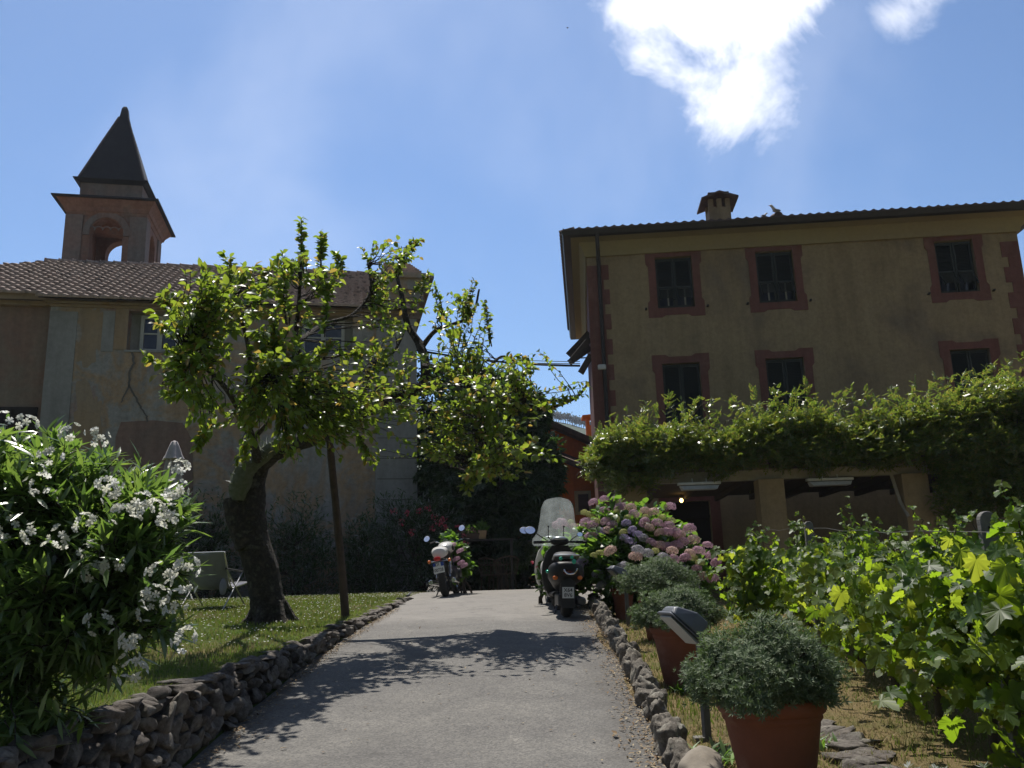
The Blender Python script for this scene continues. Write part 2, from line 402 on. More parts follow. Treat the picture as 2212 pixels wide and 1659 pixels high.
nv = t.nodes.new('ShaderNodeTexNoise'); nv.inputs['Scale'].default_value = 2.2; nv.inputs['Detail'].default_value = 8; gg = t.nodes.new('ShaderNodeNewGeometry'); t.links.new(gg.outputs['Position'], nv.inputs['Vector'])
va = t.nodes.new('ShaderNodeVectorMath'); va.operation = 'MULTIPLY_ADD'; t.links.new(nv.outputs['Color'], va.inputs[0]); va.inputs[1].default_value = (.9, .9, 0); t.links.new(gg.outputs['Position'], va.inputs[2]); t.links.new(va.outputs[0], vc.inputs['Vector'])
ck = ramp(t, vc.outputs['Distance'], [(.0, (1, 1, 1)), (.006, (0, 0, 0))]); ckm = ramp(t, tnoise(t, .8, 3, .5), [(.45, (0, 0, 0)), (.6, (.55, .55, .55))])
c = mixc(t, mixc(t, 1, ck, ckm, 'MULTIPLY'), c, (.05, .047, .043))
c = mixc(t, ramp(t, tnoise(t, 2.7, 7, .75, .8), [(.50, (0, 0, 0)), (.66, (.5, .5, .5))]), c, (.10, .095, .088))
t.links.new(c, bs.inputs['Base Color']); bs.inputs['Roughness'].default_value = .85; bs.inputs['Specular IOR Level'].default_value = .3
bump(t, bs, mth(t, 'ADD', v.outputs['Distance'], a2), .55, .006); m_asph = m
rys = np.arange(-3, 19.9, .12); rv = []; 
for y in rys:
    xl = -1.86 + .02 * math.sin(y * 3); xr = (.80 if y < 9 else .80 + .05 * (y - 9)) + .03 * math.sin(y * 2.7) + random.uniform(-.012, .012)
    if y > 13: xr = 1.0 + .35 * (y - 13)
    if y > 15.3: xl = -1.86 - .5 * (y - 15.3)
    for k in range(13):
        x = xl + (xr - xl) * k / 12; rv.append((x, y, zroad(y) + .012 * (1 - ((k - 6) / 6) ** 2) - .012))
rF = [(j * 13 + i, j * 13 + i + 1, (j + 1) * 13 + i + 1, (j + 1) * 13 + i) for j in range(len(rys) - 1) for i in range(12)]
tag(fastmesh('driveway', rv, rF, m_asph, smooth=True), kind='structure')
# paved court beyond the crest
m_court = mat('court_paving', (.16, .15, .13), (.11, .10, .09), 6, .9, .3)
tag(fastmesh('courtyard', [(-4.5, 19.9, zroad(19.9) + .006), (6, 19.9, zroad(19.9) + .006), (6, 40, 1.16), (-4.5, 40, 1.16)], [(0, 1, 2, 3)], m_court), kind='structure')
# far hill with pines
hm = mat('hill_forest', (.035, .05, .03), (.06, .08, .04), .05, 1, 0)
HY = 420.
def hill():
    us = np.linspace(880, 1420, 60); V = []; 
    top = np.interp(us, [880, 1060, 1150, 1175, 1200, 1230, 1260, 1300, 1420], [860, 868, 893, 901, 903, 909, 918, 925, 950])
    for u, tv_ in zip(us, top):
        a = at(u, tv_ + 7, HY); b = at(u, 1000, HY - 160); c_ = at(u, 1150, HY - 260)
        for k in range(9):
            q = b * (1 - k / 8) + a * k / 8 if k else c_; V.append((q[0], q[1], q[2] + (rng.normal() * .5 if 0 < k < 8 else 0)))
        V.append((a[0] * 1.15, HY * 1.2, -5))
    F = [(i * 10 + k, i * 10 + k + 1, (i + 1) * 10 + k + 1, (i + 1) * 10 + k) for i in range(59) for k in range(9)]
    return fastmesh('hill', V, F, hm, smooth=True)
tag(hill(), kind='structure')
m_pine = leafmat('pine_foliage', [(.02, .035, .018), (.035, .055, .025)], [(.05, .08, .03)], .2, .8, .2)
m_bark = mat('bark', (.075, .058, .045), (.035, .027, .022), 14, .95, .9, 30, bd=.03)
def far_pines():
    us = np.linspace(1168, 1290, 26); V = []
    pm_ = None; P = []; S = []; mb = MB()
    for i, u in enumerate(us):
        tv_ = np.interp(u, [1060, 1150, 1175, 1200, 1230, 1260, 1300], [868, 893, 901, 903, 909, 918, 925]) + random.uniform(-1, 4)
        p = at(u, tv_ + 7, HY - 2); h = random.uniform(3.2, 5.5)
        mb.tube([p - (0, 0, 1), p + np.array([0, 0, h * .7])], .16, 5)
        q = p + np.array([0, 0, h * .72]) + rng.normal(size=(60, 3)) * (random.uniform(.8, 1.5), 1.2, .55); P.append(q); S += [1.0] * 60
    o = leaves('ridge_pines', tuft(5, .25), np.concatenate(P), rdir(26 * 60), rdir(26 * 60), S, m_pine, org=tuple(at(1230, 915, HY)))
    tag(o, 'row of distant dark pines along the hazy hill ridge between the buildings', 'pines', kind='stuff')
    t_ = mb.build('trunk', m_bark, o)
far_pines()
# ================================================================== building materials
def plaster(name, stops, sc1, mul, rough=.9, strk=True):
    m, t, bs, o = newmat(name)
    c = ramp(t, tnoise(t, sc1, 7, .62, .5), stops)
    g2 = ramp(t, tnoise(t, 9, 8, .7), [(.3, (mul, mul, mul)), (.7, (1.08, 1.08, 1.08))])
    c = mixc(t, 1, c, g2, 'MULTIPLY')
    if strk:
        s2 = ramp(t, tnoise(t, 1, 6, .65, 0, vscale(t, (3.2, 3.2, .35))), [(.35, (.78, .77, .76)), (.6, (1.04, 1.04, 1.04))])
        c = mixc(t, .7, c, s2, 'MULTIPLY')
    t.links.new(c, bs.inputs['Base Color']); bs.inputs['Roughness'].default_value = rough; bs.inputs['Specular IOR Level'].default_value = .15
    bump(t, bs, tnoise(t, 22, 8, .7), .45, .015); return m
m_church = plaster('church_plaster', [(.30, (.28, .272, .26)), (.44, (.33, .315, .29)), (.51, (.40, .275, .17)), (.57, (.30, .285, .26)), (.66, (.34, .21, .17))], .5, .7)
m_grayp = plaster('gray_plaster', [(.35, (.26, .253, .24)), (.65, (.31, .30, .28))], .9, .85)
m_ochre = plaster('ochre_plaster', [(.35, (.36, .245, .14)), (.65, (.30, .235, .165))], .7, .85)
m_brickp = plaster('red_plaster', [(.35, (.26, .165, .13)), (.65, (.22, .155, .125))], 1.2, .8)
m_tower = plaster('tower_plaster', [(.3, (.27, .15, .115)), (.52, (.31, .18, .135)), (.7, (.23, .18, .155))], 1.1, .75)
m_towerg = plaster('tower_gray', [(.35, (.23, .20, .18)), (.65, (.28, .19, .155))], .9, .8)
m_villa = plaster('villa_plaster', [(.3, (.27, .198, .112)), (.48, (.31, .235, .135)), (.6, (.25, .187, .115)), (.72, (.20, .158, .11))], .5, .80, strk=True)
m_cove = plaster('cove_plaster', [(.35, (.30, .25, .13)), (.65, (.265, .21, .118))], .3, .95, strk=False)
m_redtrim = plaster('red_trim', [(.3, (.195, .082, .066)), (.55, (.17, .078, .06)), (.72, (.21, .11, .085))], 1.5, .8, strk=True)
m_orange = plaster('orange_plaster', [(.35, (.75, .20, .045)), (.65, (.68, .17, .04))], .6, .9)
m_slate = mat('slate', (.022, .021, .025), (.032, .03, .034), 4, .75, .5, 30)
m_dark = mat('dark_metal', (.018, .015, .014), (.03, .024, .02), 5, .5, .2)
m_glassd = mat('window_glass', (.02, .025, .035), (.03, .035, .05), 2, .12, 0, spec=.6)
m_frame = mat('gray_paint', (.48, .48, .46), (.40, .40, .38), 12, .7, .2)
m_shut = mat('green_shutter', (.016, .022, .017), (.024, .028, .02), 12, .6, .2)
m_tile = mat('clay_tile', (.29, .195, .155), (.40, .30, .245), 5, .85, .6, 40, c3=(.11, .085, .07), lo=.34, hi=.66)
m_tiledark = mat('old_tile', (.11, .07, .055), (.06, .045, .04), 6, .85, .4, 40)
m_wood = mat('weathered_wood', (.07, .05, .035), (.035, .026, .02), 10, .85, .5, 40)
m_inside = mat('dark_interior', (.02, .015, .012), (.015, .012, .01), 3, .9, 0)
def arch_wall(mb, s0, s1, z0, z1, a0, a1, zs, d0, d1, nseg=12, swap=False):
    """wall in the xz plane (or yz when swap) with a round-headed opening a0..a1, springing at zs"""
    cx, r = (a0 + a1) / 2, (a1 - a0) / 2
    arc = [(cx - r * math.cos(math.pi * i / nseg), zs + r * math.sin(math.pi * i / nseg)) for i in range(nseg + 1)]
    pl = 'yz' if swap else 'xz'
    mb.prism([(s0, z0), (a0, z0), (a0, zs), (s0, zs)], d0, d1, pl); mb.prism([(a1, z0), (s1, z0), (s1, zs), (a1, zs)], d0, d1, pl)
    mb.prism([(s0, zs), (a0, zs)] + arc[1:nseg // 2 + 1] + [(cx, z1), (s0, z1)], d0, d1, pl)
    mb.prism([(a1, zs), (s1, zs), (s1, z1), (cx, z1)] + arc[nseg // 2:-1], d0, d1, pl)
def holes_wall(mb, s0, s1, z0, z1, holes, d, dep):
    xs_ = sorted({s0, s1, *[h[0] for h in holes], *[h[1] for h in holes]}); zs_ = sorted({z0, z1, *[h[2] for h in holes], *[h[3] for h in holes]})
    for a, b in zip(xs_, xs_[1:]):
        for c, e in zip(zs_, zs_[1:]):
            mx, mz = (a + b) / 2, (c + e) / 2
            if any(h[0] < mx < h[1] and h[2] < mz < h[3] for h in holes): continue
            mb.add([(a, d, c), (b, d, c), (b, d, e), (a, d, e)], [(0, 1, 2, 3)])
    for h in holes:
        a, b, c, e = h
        mb.add([(a, d, c), (b, d, c), (b, d, e), (a, d, e), (a, d + dep, c), (b, d + dep, c), (b, d + dep, e), (a, d + dep, e)], [(0, 1, 5, 4), (1, 2, 6, 5), (2, 3, 7, 6), (3, 0, 4, 7)])
def tiles(name, O, rz, s0, s1, y_e, z_e, y_r, z_r, period, course, amp, m, parent, inside=None, thick=.035):
    """stepped courses of wavy tiles from eave (y_e,z_e) up to ridge (y_r,z_r)"""
    L = math.hypot(y_r - y_e, z_r - z_e); nc = int(round(L / course)); ns = max(4, int((s1 - s0) / period * 6))
    ss = np.linspace(s0, s1, ns + 1); wv = amp * np.sin(ss / period * 2 * math.pi) ; wv = np.where(wv > 0, wv, wv * .4)
    uy, uz = (y_r - y_e) / L, (z_r - z_e) / L; V = []; F = []
    for c in range(nc):
        j = rng.normal(size=ns + 1) * .002
        for (t_, off) in ((c / nc, -.012), (c / nc, thick), ((c + 1) / nc, .0)):
            k = len(V); dd = rng.normal(size=1) * .004
            for s_, q, jj in zip(ss, wv, j):
                h = off + (q if off != -.012 else 0) + jj; V.append((s_, y_e + (y_r - y_e) * t_ - uz * h, z_e + (z_r - z_e) * t_ + uy * h))
        for i in range(ns):
            for (a, b) in ((0, 1), (1, 2)):
                q0 = (c * 3 + a) * (ns + 1) + i; q1 = (c * 3 + b) * (ns + 1) + i
                if inside is None or inside((ss[i] + ss[i + 1]) / 2, y_e + (y_r - y_e) * (c + .5) / nc): F.append((q0, q0 + 1, q1 + 1, q1))
    V = np.array(V); c_, s_ = math.cos(rz), math.sin(rz); V = np.stack([V[:, 0] * c_ - V[:, 1] * s_, V[:, 0] * s_ + V[:, 1] * c_, V[:, 2]], -1) + np.array(O)
    return fastmesh(name, V, F, m, parent, smooth=False)
# ================================================================== CHURCH
CB = R(11.66); CK = at(896, 1000, 23.); CK[2] = 0; CK = np.array([CK[0], CK[1], 0.])
def fhit(K, rz, u, v, d=0.):
    ex = np.array([math.cos(rz), math.sin(rz), 0]); ey = np.array([-math.sin(rz), math.cos(rz), 0]); q = ray(u, v)
    t_ = ((K + ey * d) @ ey - np.array([0, 0, EYE]) @ ey) / (q @ ey); p = q * t_ + np.array([0, 0, EYE]); return (p - K) @ ex, p[2]
ch = lambda u, v, d=0.: fhit(CK, CB, u, v, d)
church = thing('church', 'old church with patchy faded plaster side wall and brown tiled roof', 'church', CK)
def cmb(): return MB(CK, CB)
d_r = 4.6; zr = ch(430, 578, d_r)[1]; ye, zE = -.42, ch(300, 646, -.42)[1]; slp = (zr - zE) / (d_r - ye)
z_eave = zE - .06; sL = ch(97, 800)[0]; z_wall = zE + .42 * slp - .05
w1 = (*[ch(277, 700)[0], ch(388, 700)[0]], ch(330, 757)[1], ch(330, 672)[1])
w2 = (ch(645, 720)[0], ch(762, 720)[0], ch(700, 765)[1], ch(700, 682)[1])
wm = cmb(); holes_wall(wm, sL, 0, .6, z_wall, [w1, w2], 0, .45)
wm.add([(0, 0, .6), (0, 9, .6), (0, 9, z_wall), (0, 4.6, zr - .1), (0, 0, z_wall)], [(0, 1, 2, 3, 4)]); wm.add([(sL, 0, .6), (sL, 9, .6), (sL, 9, z_wall), (sL, 0, z_wall)], [(0, 1, 2, 3)])
wm.add([(sL, 9, .6), (0, 9, .6), (0, 9, z_wall), (sL, 9, z_wall)], [(0, 1, 2, 3)])
wm.build('wall', m_church, church)
ax = cmb(); z_an = ch(50, 655)[1]
ax.box((sL - 9, .28, .6), (sL - .002, 9, z_an)); ax.build('apse_wall', plaster('apse_plaster', [(.35, (.235, .19, .145)), (.55, (.26, .165, .12)), (.7, (.18, .165, .15))], .6, .8), church)
q = cmb(); zca = zE + .42 * slp + .0; q.box((sL - 9, .12, z_an + .002), (sL - .004, .6, zca - .2)); q.box((sL - 9, .0, zca - .198), (sL - .004, .3, zca - .02)); q.build('apse_cornice', m_ochre, church)
# a window opening in the apse, low at the picture's edge
q = cmb(); a_, b_ = ch(2, 880, .28), ch(78, 925, .28); q.box((a_[0], .2, b_[1] - 1.1), (b_[0], .277, a_[1])); q.build('grille_door', m_inside, church)
for i in range(1):
    q = cmb(); q.box((w1[0] + .05, .3, w1[2] + .02), (w1[0] + .14, .36, w1[3] - .02))
for W in (w1, w2):
    wi = cmb(); s0, s1, z0, z1 = W; f0 = s0 + (.25 if W is w1 else .08)
    y0, y1 = .28, .36; tw = .085; s1f = s1 - (.04 if W is w1 else .22)
    wi.box((s0, .37, z0), (s1, .44, z1))
    wf = wi.build('window', m_grayp, church)
    fr = cmb()
    fr.box((f0, y0, z0 + .03), (f0 + tw, y1, z1 - .05)); fr.box((s1f - tw, y0, z0 + .03), (s1f, y1, z1 - .05)); md = (f0 + s1f) / 2
    fr.box((md - tw * .75, y0 - .01, z0 + .03), (md + tw * .75, y1, z1 - .05))
    for a, b in ((f0 + tw, md - tw * .75), (md + tw * .75, s1f - tw)):
        fr.box((a, y0, z0 + .03), (b, y1, z0 + .03 + tw)); fr.box((a, y0, z1 - .05 - tw), (b, y1, z1 - .05)); fr.box((a, y0 + .02, (z0 + z1) / 2 - .02), (b, y1 - .01, (z0 + z1) / 2 + .02))
        pn = cmb(); pn.add([(a, y0 + .05, z0 + .1), (b, y0 + .05, z0 + .1), (b, y0 + .05, z1 - .12), (a, y0 + .05, z1 - .12)], [(0, 1, 2, 3)]); pn.build('pane', m_glassd, wf)
    fr.build('frame', m_frame, wf)
    sb = cmb(); sb.box((s0 - .05, -.03, z0 - .06), (s1 + .05, .3, z0 - .002)); sb.build('sill', m_grayp, wf)
    jb = cmb(); jb.box((s0 - .32, -.018, z0 - .0), (s0 - .003, .0, z1 + .1)); jb.box((s0 - .32, -.022, z1 + .102), (s1 + .1, .0, z1 + .3)); jb.build('surround', m_ochre, church)
# painted pilasters, blocked arch, repaired crack, eave band
q = cmb(); q.box((sL - .001, -.02, .6), (ch(158, 800)[0], 0, z_wall - .45)); a_ = ch(222, 700)[0]; b_ = ch(262, 700)[0]; q.box((a_, -.016, ch(240, 760)[1]), (w1[0] - .33, 0, z_wall - .4)); q.build('pilaster', m_grayp, church)
def blotch(cx, cz, rx, rz_, name, m, d=-.008, ph=0.):
    n = 44; poly = []
    for i in range(n):
        a = 2 * math.pi * i / n; k = 1 + .18 * math.sin(3 * a + ph) + .12 * math.sin(5 * a + 2 * ph) + .08 * math.sin(11 * a + ph) + random.uniform(-.04, .04)
        poly.append((cx + rx * k * math.copysign(abs(math.cos(a)) ** .6, math.cos(a)), cz + rz_ * k * math.copysign(abs(math.sin(a)) ** .6, math.sin(a))))
    q = cmb(); q.prism(poly, d, -.002); return q.build(name, m, church)
for (u, v, du, dv, mm, ph) in ((195, 720, 32, 60, m_ochre, 1), (185, 930, 40, 90, m_ochre, 2.2)):
    c0 = ch(u, v); c1 = ch(u + du, v - dv); blotch(c0[0], c0[1], c1[0] - c0[0], c1[1] - c0[1], 'plaster_patch', mm, -.006 - .001 * ph, ph)
pts = [ch(u, v) for u, v in ((262, 912), (330, 908), (395, 914), (415, 950), (418, 1100), (246, 1100), (250, 945))]
q = cmb(); q.prism(pts, -.022, -.001); q.build('blocked_arch', m_brickp, church)
m_crack = mat('crack_fill', (.10, .09, .08), (.14, .125, .11), 20, .95, .3)
def crack(pp, wd):
    q = cmb(); P_ = []
    for (u0, v0), (u1, v1) in zip(pp, pp[1:]):
        for k in range(5): P_.append(ch(u0 + (u1 - u0) * k / 5 + random.uniform(-1.6, 1.6), v0 + (v1 - v0) * k / 5))
    P_.append(ch(*pp[-1]))
    for i in range(len(P_) - 1):
        (a, b), (c, d_) = P_[i], P_[i + 1]; w0 = wd * (1 - .3 * i / len(P_)); q.add([(a - w0, -.024, b), (a + w0, -.024, b), (c + w0, -.024, d_), (c - w0, -.024, d_)], [(0, 1, 2, 3)])
    q.build('crack', m_crack, church)
crack([(286, 762), (290, 785), (281, 805), (279, 832), (292, 855), (303, 878), (317, 900), (318, 912)], .03); crack([(279, 832), (272, 850), (262, 870)], .022)
q = cmb(); ze0 = ch(300, 668)[1]; q.box((sL, -.05, ze0), (.0, .0, z_eave - .02)); q.box((sL - .1, -.16, z_eave - .02 + .002), (.02, -.001, z_eave + .04)); q.build('eave_moulding', m_ochre, church)
# roof
sRl = ch(97, 566, d_r)[0]
hip0 = (sRl, d_r); hx = sL - 7.
def inside(s, y):
    if s > sL - .25: return True if s > sRl - .2 + 0 * y or y < (d_r - (sRl - s) * (d_r - 1.4) / max(.1, sRl - hx)) else False
    if y < ye + .35: return False
    return y < d_r - max(0, (sRl - s)) * (d_r + .3) / (sRl - hx)
rf = tiles('roof', CK, CB, hx, -.05, ye, zE, d_r, zr, .245, .36, .026, m_tile, church, inside, .062)
q = cmb(); q.add([(sL - .2, ye + .05, zE - .03), (-.05, ye + .05, zE - .03), (-.05, d_r, zr - .06), (sRl, d_r, zr - .06)], [(0, 1, 2, 3)])
q.add([(hx, ye + .4, zE - .0), (sL - .2, ye + .4, zE - .0), (sRl, d_r, zr - .06)], [(0, 1, 2)]); q.add([(sRl, d_r, zr - .06), (-.05, d_r, zr - .06), (-.05, 9.6, zE), (sL, 9.6, zE)], [(0, 1, 2, 3)]); q.build('roof_underlay', m_wood, rf)
q = cmb(); s_ = sRl
while s_ < -.3:
    q.tube([(s_, d_r, zr + .01), (s_ + .42, d_r, zr + .0)], [.105, .085], 8); q.torus((s_ + .02, d_r, zr + .01), .1, .02, 0, 8, 5); s_ += .40
q.build('ridge_tiles', m_tile, rf)
# facade end: corner pilaster, cornice and the little tiled cap that rises above the roof
q = cmb(); q.box((-1.05, -.07, .6), (.06, .6, ch(880, 690)[1])); pil = q.build('corner_pilaster', m_grayp, church)
q = cmb(); zz = .9
while zz < ch(880, 900)[1]: q.box((-1.0, -.078, zz), (.05, -.066, zz + .018)); zz += .55
q.build('joint', m_crack, pil)
zt0 = ch(880, 655)[1]; q = cmb(); sA = -.95
q.box((sA, -.1, ch(880, 690)[1] + .002), (.16, 6, zt0)); q.build('facade_parapet', plaster('parapet_plaster', [(.35, (.26, .16, .115)), (.65, (.2, .17, .14))], .9, .8), church)
q = cmb(); zc = [ch(890, v)[1] for v in (650, 632, 610, 597)]
q.box((sA, -.16, zt0 + .002), (.24, 6, zc[1])); q.box((sA, -.3, zc[1] + .002), (.38, 6, zc[2])); q.box((sA, -.42, zc[2] + .002), (.52, 6, zc[2] + .14)); cn = q.build('facade_cornice', m_church, church)
q = cmb(); zc3 = zc[2] + .142
for k in range(6): q.box((sA + .1, -.36 + .12 * k, zc3 + .085 * k + .001), (.18 - .05 * k, 4, zc3 + .085 * (k + 1)))
q.build('cap_tiles', m_tile, cn)
q = cmb(); a_ = ch(867, 532, .6); q.tube([(a_[0], .6, zc3), (a_[0], .6, a_[1])], [.025, .012], 6); q.box((a_[0] - .04, .58, a_[1] - 1.0), (a_[0] + .04, .62, a_[1] - .2)); q.build('lightning_rod', m_dark, church)
# ---- bell tower
TD = 6.2; th = lambda u, v, d=TD: ch(u, v, d)
tx0, tx1 = th(137, 565)[0], th(309, 567)[0]; txw = tx1 - tx0; ty0, ty1 = TD, TD + txw * .98
tower = thing('bell_tower', 'square belfry with arched openings, wide cornice and dark pointed spire behind church roof', 'bell tower', CK + np.array([0, 0, .6]))
zb = zr - 1.5; zk = th(225, 424, TD - .5)[1]; zcor = zk - .50
tt = cmb(); tt.box((tx0, ty0, .6), (tx1, ty1, zb - .002)); tk = .42
ac0, ac1 = th(191, 540)[0], th(263, 540)[0]; zs_ = th(228, 503)[1]
arch_wall(tt, tx0, tx1, zb, zcor, ac0, ac1, zs_, ty0, ty0 + tk); arch_wall(tt, tx0, tx1, zb, zcor, ac0, ac1, zs_, ty1 - tk, ty1)
ym = (ty0 + ty1) / 2; rA = (ac1 - ac0) / 2
for xx in ((tx0, tx0 + tk), (tx1 - tk, tx1)): arch_wall(tt, ty0 + tk + .001, ty1 - tk - .001, zb, zcor, ym - rA * .8, ym + rA * .8, zs_, xx[0], xx[1], swap=True)
tt.build('shaft', m_tower, tower)
q = cmb()
pw = txw * .2
for sx0, sx1, yy0, yy1 in ((tx0 - .05, tx0 + pw, ty0 - .06, ty0), (tx1 - pw, tx1 + .05, ty0 - .06, ty0)): q.box((sx0, yy0, zb), (sx1, yy1 - .001, zcor - .002))
for yy0, yy1 in ((ty0 + .001, ty0 + pw), (ty1 - pw, ty1)): q.box((tx1 + .001, yy0, zb), (tx1 + .052, yy1, zcor - .002))
q.build('pilaster', m_towerg, tower)
q = cmb(); cx = (ac0 + ac1) / 2; n = 14
for i in range(n):
    a, b = math.pi * i / n, math.pi * (i + 1) / n
    r0, r1 = rA + .03, rA + .22
    q.prism([(cx - r0 * math.cos(a), zs_ + r0 * math.sin(a)), (cx - r1 * math.cos(a), zs_ + r1 * math.sin(a)), (cx - r1 * math.cos(b), zs_ + r1 * math.sin(b)), (cx - r0 * math.cos(b), zs_ + r0 * math.sin(b))], ty0 - .05, ty0 - .001)
q.box((tx0 + pw + .01, ty0 - .055, zs_ - .1), (ac0 - .02, ty0 - .001, zs_ - .005)); q.box((ac1 + .02, ty0 - .055, zs_ - .1), (tx1 - pw - .01, ty0 - .001, zs_ - .005))
for k in range(5):   # blind arcading below the cornice
    a = tx0 + pw + .12 + k * (txw - 2 * pw - .24) / 5; q.torus((a + .14, ty0 - .012, zcor - .52), .13, .022, 1, 10, 5, 0, math.pi)
q.build('arch_moulding', m_towerg, tower)
q = cmb(); q.box((ac1 - .4, ym - .3, zs_ - .9), (ac1 - .33, ym + .3, zs_ + .2)); 
def sq(ov, z): return [(tx0 - ov, ty0 - ov, z), (tx1 + ov, ty0 - ov, z), (tx1 + ov, ty1 + ov, z), (tx0 - ov, ty1 + ov, z)]
q = cmb(); q.loft([sq(.02, zcor), sq(.06, zcor + .12), sq(.10, zcor + .14), sq(.14, zcor + .26), sq(.32, zcor + .495)]); q.build('cornice', m_tower, tower)
q = cmb(); q.loft([sq(.44, zk), sq(.44, zk + .05), sq(.1, zk + .14)]); q.build('cornice_slab', m_slate, tower)
q = cmb(); zd = zk + .142; zd1 = th(240, 397, TD + .22)[1]; q.loft([sq(-.24, zd - .06), sq(-.24, zd1)]); q.build('drum', m_towerg, tower)
q = cmb(); apx = th(272, 232, ym)[1] ; 
def sqs(h, z): cx_, cy_ = (tx0 + tx1) / 2, ym; return [(cx_ - h, cy_ - h, z), (cx_ + h, cy_ - h, z), (cx_ + h, cy_ + h, z), (cx_ - h, cy_ + h, z)]
H = apx - zd1; hw = txw / 2
q.loft([sqs(hw - .22, zd1 + .001), sqs(hw - .04, zd1 + .08), sqs(hw - .04, zd1 + .11), sqs(hw * .84, zd1 + .13), sqs(hw * .66, zd1 + H * .25), sqs(hw * .44, zd1 + H * .50), sqs(hw * .24, zd1 + H * .72), sqs(hw * .125, zd1 + H * .84), sqs(.10, apx - .10), sqs(.05, apx)]); q.build('spire', m_slate, tower)
for sgn in (-1, 1):
    q = cmb(); cx_ = (tx0 + tx1) / 2; P_ = [(cx_ + sgn * h * hw, ym - h * hw, zd1 + H * t_) for h, t_ in ((.85, .05), (.67, .25), (.45, .50), (.25, .72), (.125, .86))]; q.tube(P_, .035, 6); q.build('spire_hip', mat('hip_copper', (.12, .09, .085), (.07, .06, .06), 5, .7, .2), tower)
# ================================================================== VILLA
VB = R(-4.6); a_ = at(1283, 860, 22.5); VK = np.array([a_[0], a_[1], 0.])
vh = lambda u, v, d=0.: fhit(VK, VB, u, v, d)
def vmb(): return MB(VK, VB)
villa = thing('villa', 'three storey ochre house with red painted window surrounds and quoins', 'house', VK + np.array([0, 0, 1.16]))
zg0, zcove, zgut = 1.16, vh(1600, 537)[1], vh(1600, 484, -.75)[1]
SR = vh(2230, 700)[0]; DEP = 9.
def win(u0, u1, vt, vb):
    um, vm = (u0 + u1) / 2, (vt + vb) / 2; return [vh(u0, vm)[0], vh(u1, vm)[0], vh(um, vb)[1], vh(um, vt)[1]]
W = [win(1418, 1497, 556, 664), win(1635, 1718, 544, 655), win(2024, 2108, 514, 630)]
z1a = np.mean([x[2] for x in W]); z1b = np.mean([x[3] for x in W])
wd_ = np.mean([x[1] - x[0] for x in W]); cs = [(x[0] + x[1]) / 2 for x in W]
z2b = np.mean([vh(1478, 783)[1], vh(1702, 771)[1], vh(2100, 755)[1]]); z2a = z2b - 2.05
dw = [vh(1452, 1200)[0], vh(1543, 1200)[0], zg0, vh(1500, 1082)[1]]
holes = [(c - wd_ / 2, c + wd_ / 2, z1a, z1b) for c in cs] + [(c - wd_ / 2, c + wd_ / 2, z2a, z2b) for c in cs] + [tuple(dw)]
q = vmb(); holes_wall(q, 0, SR, zg0 - .2, zcove, holes, 0, .3)
q.add([(0, 0, zg0 - .2), (0, DEP, zg0 - .2), (0, DEP, zgut), (0, 0, zcove)], [(0, 1, 2, 3)]); q.add([(SR, 0, zg0 - .2), (SR, DEP, zg0 - .2), (SR, DEP, zcove), (SR, 0, zcove)], [(0, 1, 2, 3)]); q.add([(0, DEP, zg0 - .2), (SR, DEP, zg0 - .2), (SR, DEP, zcove), (0, DEP, zcove)], [(0, 1, 2, 3)])
q.build('wall', m_villa, villa)
# coved cornice
def vsq(l, f, z): return [(-l, -f, z), (SR + l, -f, z), (SR + l, DEP + f, z), (-l, DEP + f, z)]
q = vmb(); q.loft([vsq(.05, .08, zcove), vsq(.08, .12, zcove + .12), vsq(.2, .25, zcove + .36), vsq(.42, .62, zgut - .04)], cap=True); q.build('cove', m_cove, villa)
q = vmb(); q.loft([vsq(.62, .74, zgut - .02), vsq(.66, .80, zgut + .10), vsq(.60, .70, zgut + .11)]); q.build('gutter', m_dark, villa)
rise = .28; q = vmb(); q.add([(-.6, -.7, zgut + .112), (SR + .6, -.7, zgut + .112), (SR + .6, 4.6, zgut + rise * 4.2), (3.5, 4.6, zgut + rise * 4.2), (-.6, DEP + .6, zgut + .112), (SR + .6, DEP + .6, zgut + .112)], [(0, 1, 2, 3), (0, 3, 4), (3, 2, 5, 4)]); rfv = q.build('roof', m_tiledark, villa)
tl = tiles('eave_tiles', VK, VB, -.62, SR + .6, -.76, zgut + .13, -.1, zgut + .28, .235, .33, .03, m_tiledark, rfv)
q = vmb(); y_ = -.6
while y_ < DEP: q.tube([(-.72, y_, zgut + .13), (-.3, y_, zgut + .22)], .06, 6); y_ += .26
q.build('verge_tiles', m_tiledark, rfv)

# downpipe, quoins
q = vmb(); sp = vh(1300, 700)[0]; q.tube([(sp - .02, -.70, zgut), (sp - .02, -.66, zgut - .15), (sp, -.1, zcove - .25), (sp, -.09, 3.2)], .055, 10); dp = q.build('downpipe', m_dark, villa, smooth=True)
def quoin(s0, sgn, name):
    z_, k = zcove - .25, 0
    mb = vmb()
    while z_ > 3:
        h = .43 if k % 2 == 0 else .28; wq = .46 if k % 2 == 0 else .31
        mb.box((min(s0, s0 + sgn * wq), -.014, z_ - h), (max(s0, s0 + sgn * wq), -.001, z_ - .002)); z_ -= h; k += 1
    mb.build('quoin', m_redtrim, villa)
quoin(.12, 1, ''); quoin(SR - .02, -1, '')
q = vmb(); q.box((0.0, -.02, 3.2), (.118, -.001, zcove - .25)); q.box((-.016, -.02, 3.2), (-.001, DEP, zcove - .25)); q.build('strip_and_side_dimmer', m_redtrim, villa)  # front strip, plus a dark sheet added to tone down the sunlit side wall
